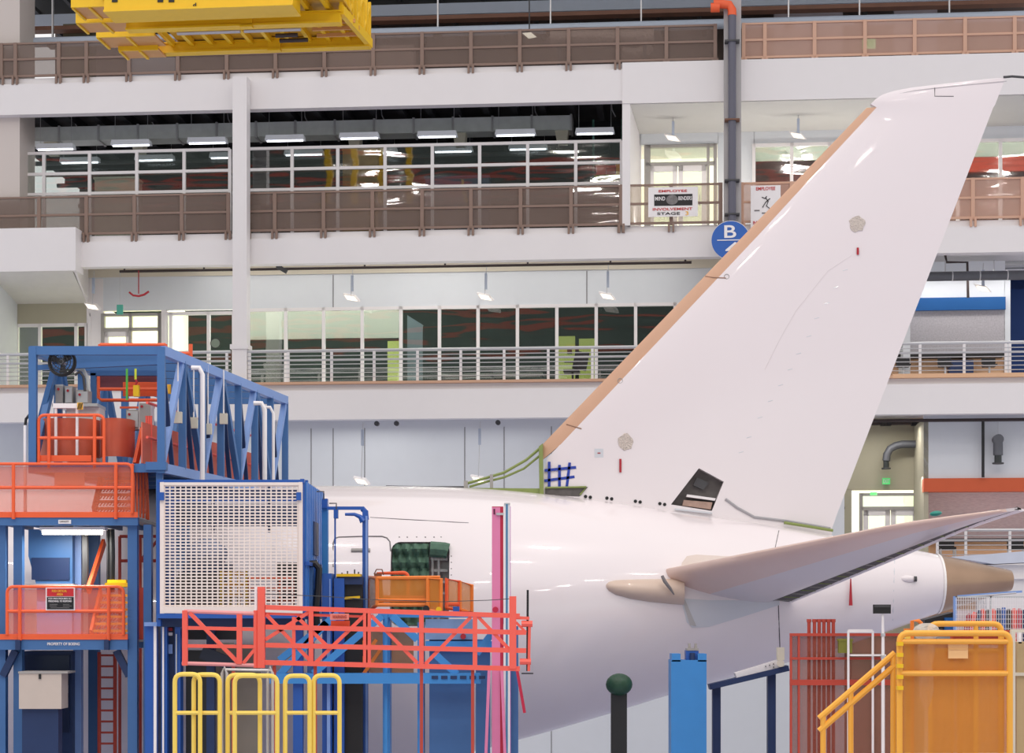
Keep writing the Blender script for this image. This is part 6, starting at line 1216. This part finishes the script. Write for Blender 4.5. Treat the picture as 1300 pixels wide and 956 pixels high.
for k in range(15):
    u = 1228+6.6*k; v = 771+(8-2*k if k < 4 else random.uniform(0, 3)); t = T('rolled_hose', '%s cloth roll hanging behind the wire fence, %s from the left' % (cn[id(cols[k])], 'first second third fourth fifth sixth seventh eighth ninth tenth eleventh twelfth thirteenth fourteenth fifteenth'.split()[k]), 'roll', (P(u, 0, Yf+.3).x, Yf+.3, P(0, 815, Yf).z), group='coloured rolls behind the wire fence')
    t.p('roll', tube(bm_new(), [P(u-(4 if k < 3 else 0), 815, Yf+.3), P(u+(2 if k < 3 else 0), v+4, Yf+.3), P(u+(3 if k < 3 else 0), v, Yf+.3)], [.045, .052, .03], 8), cols[k], smooth=True)
    t.p('tie', tube(bm_new(), [P(u-2 if k < 3 else u, 792, Yf+.3), P(u-2 if k < 3 else u, 795, Yf+.3)], .045, 8), signw)
t = T('roll_rack', 'grey rack carrying the coloured rolls behind the wire fence', 'rack', (P(1280, 0, Yf+.5).x, Yf+.5, 0)); t.p('rack_shelf', wb(bm_new(), 1214, 1345, 815, 819, Yf+.15, .5), orange); t.p('rack_leg', fb_(1216, 1222, 819, Yf+.3, .2), redd); t.p('rack_leg', fb_(1300, 1306, 819, Yf+.3, .2), redd); t.p('rack_back', wb(bm_new(), 1214, 1345, 775, 815, Yf+.5, .02), mat('pale_rack_back', (206, 196, 200), .7))
t = T('blue_wing_flap', 'thin blue grey strut resting above the wire fence', 'strut', tuple(P(1260, 757, 36.5))); t.p('strut', bar(bm_new(), P(1216, 757, 36.5), P(1297, 751, 36.5), .08, .04), periw); t.p('strut_rod', tube(bm_new(), [P(1225, 758, 36.4), P(1290, 753, 36.4)], .015, 6), steel)
t.p('strut_prop', fb_(1240, 1242, 756, 36.5, .05), steel)
t = T('dark_tow_bar', 'black wedge shaped cover under the tail cone', 'cover', (P(1200, 0, 37).x, 37, 0)); t.p('cover_body', prism(bm_new(), [(P(a_, 0, 37).x, P(0, c_, 37).z) for a_, c_ in ((1174, 787), (1212, 777), (1212, 796), (1185, 800), (1174, 792))], 37, 37.6), black); t.p('stand', fb_(1190, 1210, 798, 37.1, .4), grey); t.p('blue_block', wb(bm_new(), 1200, 1214, 784, 800, 36.9, .2), cobalt)
t = T('cream_locker', 'cream locker with a pale post at the right edge', 'locker', (P(1292, 0, 29).x, 29.3, 0)); t.p('locker_body', fb_(1291, 1345, 815, 29.2, .5), mat('khaki_locker', (190, 166, 122), .5)); t.p('corner_post', fb_(1284, 1289, 800, 28.8, .1), cream); t.p('shelf_edge', wb(bm_new(), 1288, 1345, 854, 858, 29.15, .1), cream); t.p('bracket', wb(bm_new(), 1293, 1297, 800, 817, 29.2, .1), signw); t.p('head_rail', wb(bm_new(), 1284, 1345, 799, 803, 28.9, .08), cream)
t = T('red_screen', 'red cloth screen between the two yellow railings', 'screen', (P(1245, 0, 30.5).x, 30.5, 0)); t.p('cloth', wb(bm_new(), 1207, 1284, 801, 813, 30.5, .05), redd); t.p('top_bar', wb(bm_new(), 1207, 1284, 800, 802, 30.4, .3), redd)
for u in (1208, 1281): t.p('pole', fb_(u, u+2.5, 802, 30.45, .04), redd)
# office chair behind the railing
c = F(727, 475, 1.0); t = T('office_chair', 'black office chair behind the balcony railing near the fin', 'chair', (c.x, 1.0, Z2), 'F'); zc_ = fz(727, 470, 1.)
t.p('seat', box(bm_new(), c.x-.25, c.x+.2, .8, 1.25, Z2+.42, Z2+.5), black); t.p('backrest', bar(bm_new(), (c.x+.18, 1.0, Z2+.5), (c.x+.28, 1.0, Z2+1.0), .4, .07), black); t.p('armrest', box(bm_new(), c.x-.22, c.x+.1, .78, .83, Z2+.68, Z2+.72), black); t.p('pole', tube(bm_new(), [(c.x, 1.0, Z2+.1), (c.x, 1.0, Z2+.43)], .03), black)
for k in range(5): a_ = k*1.2566; t.p('leg', tube(bm_new(), [(c.x, 1, Z2+.12), (c.x+.28*math.cos(a_), 1+.28*math.sin(a_), Z2+.03)], .025, 6), black)
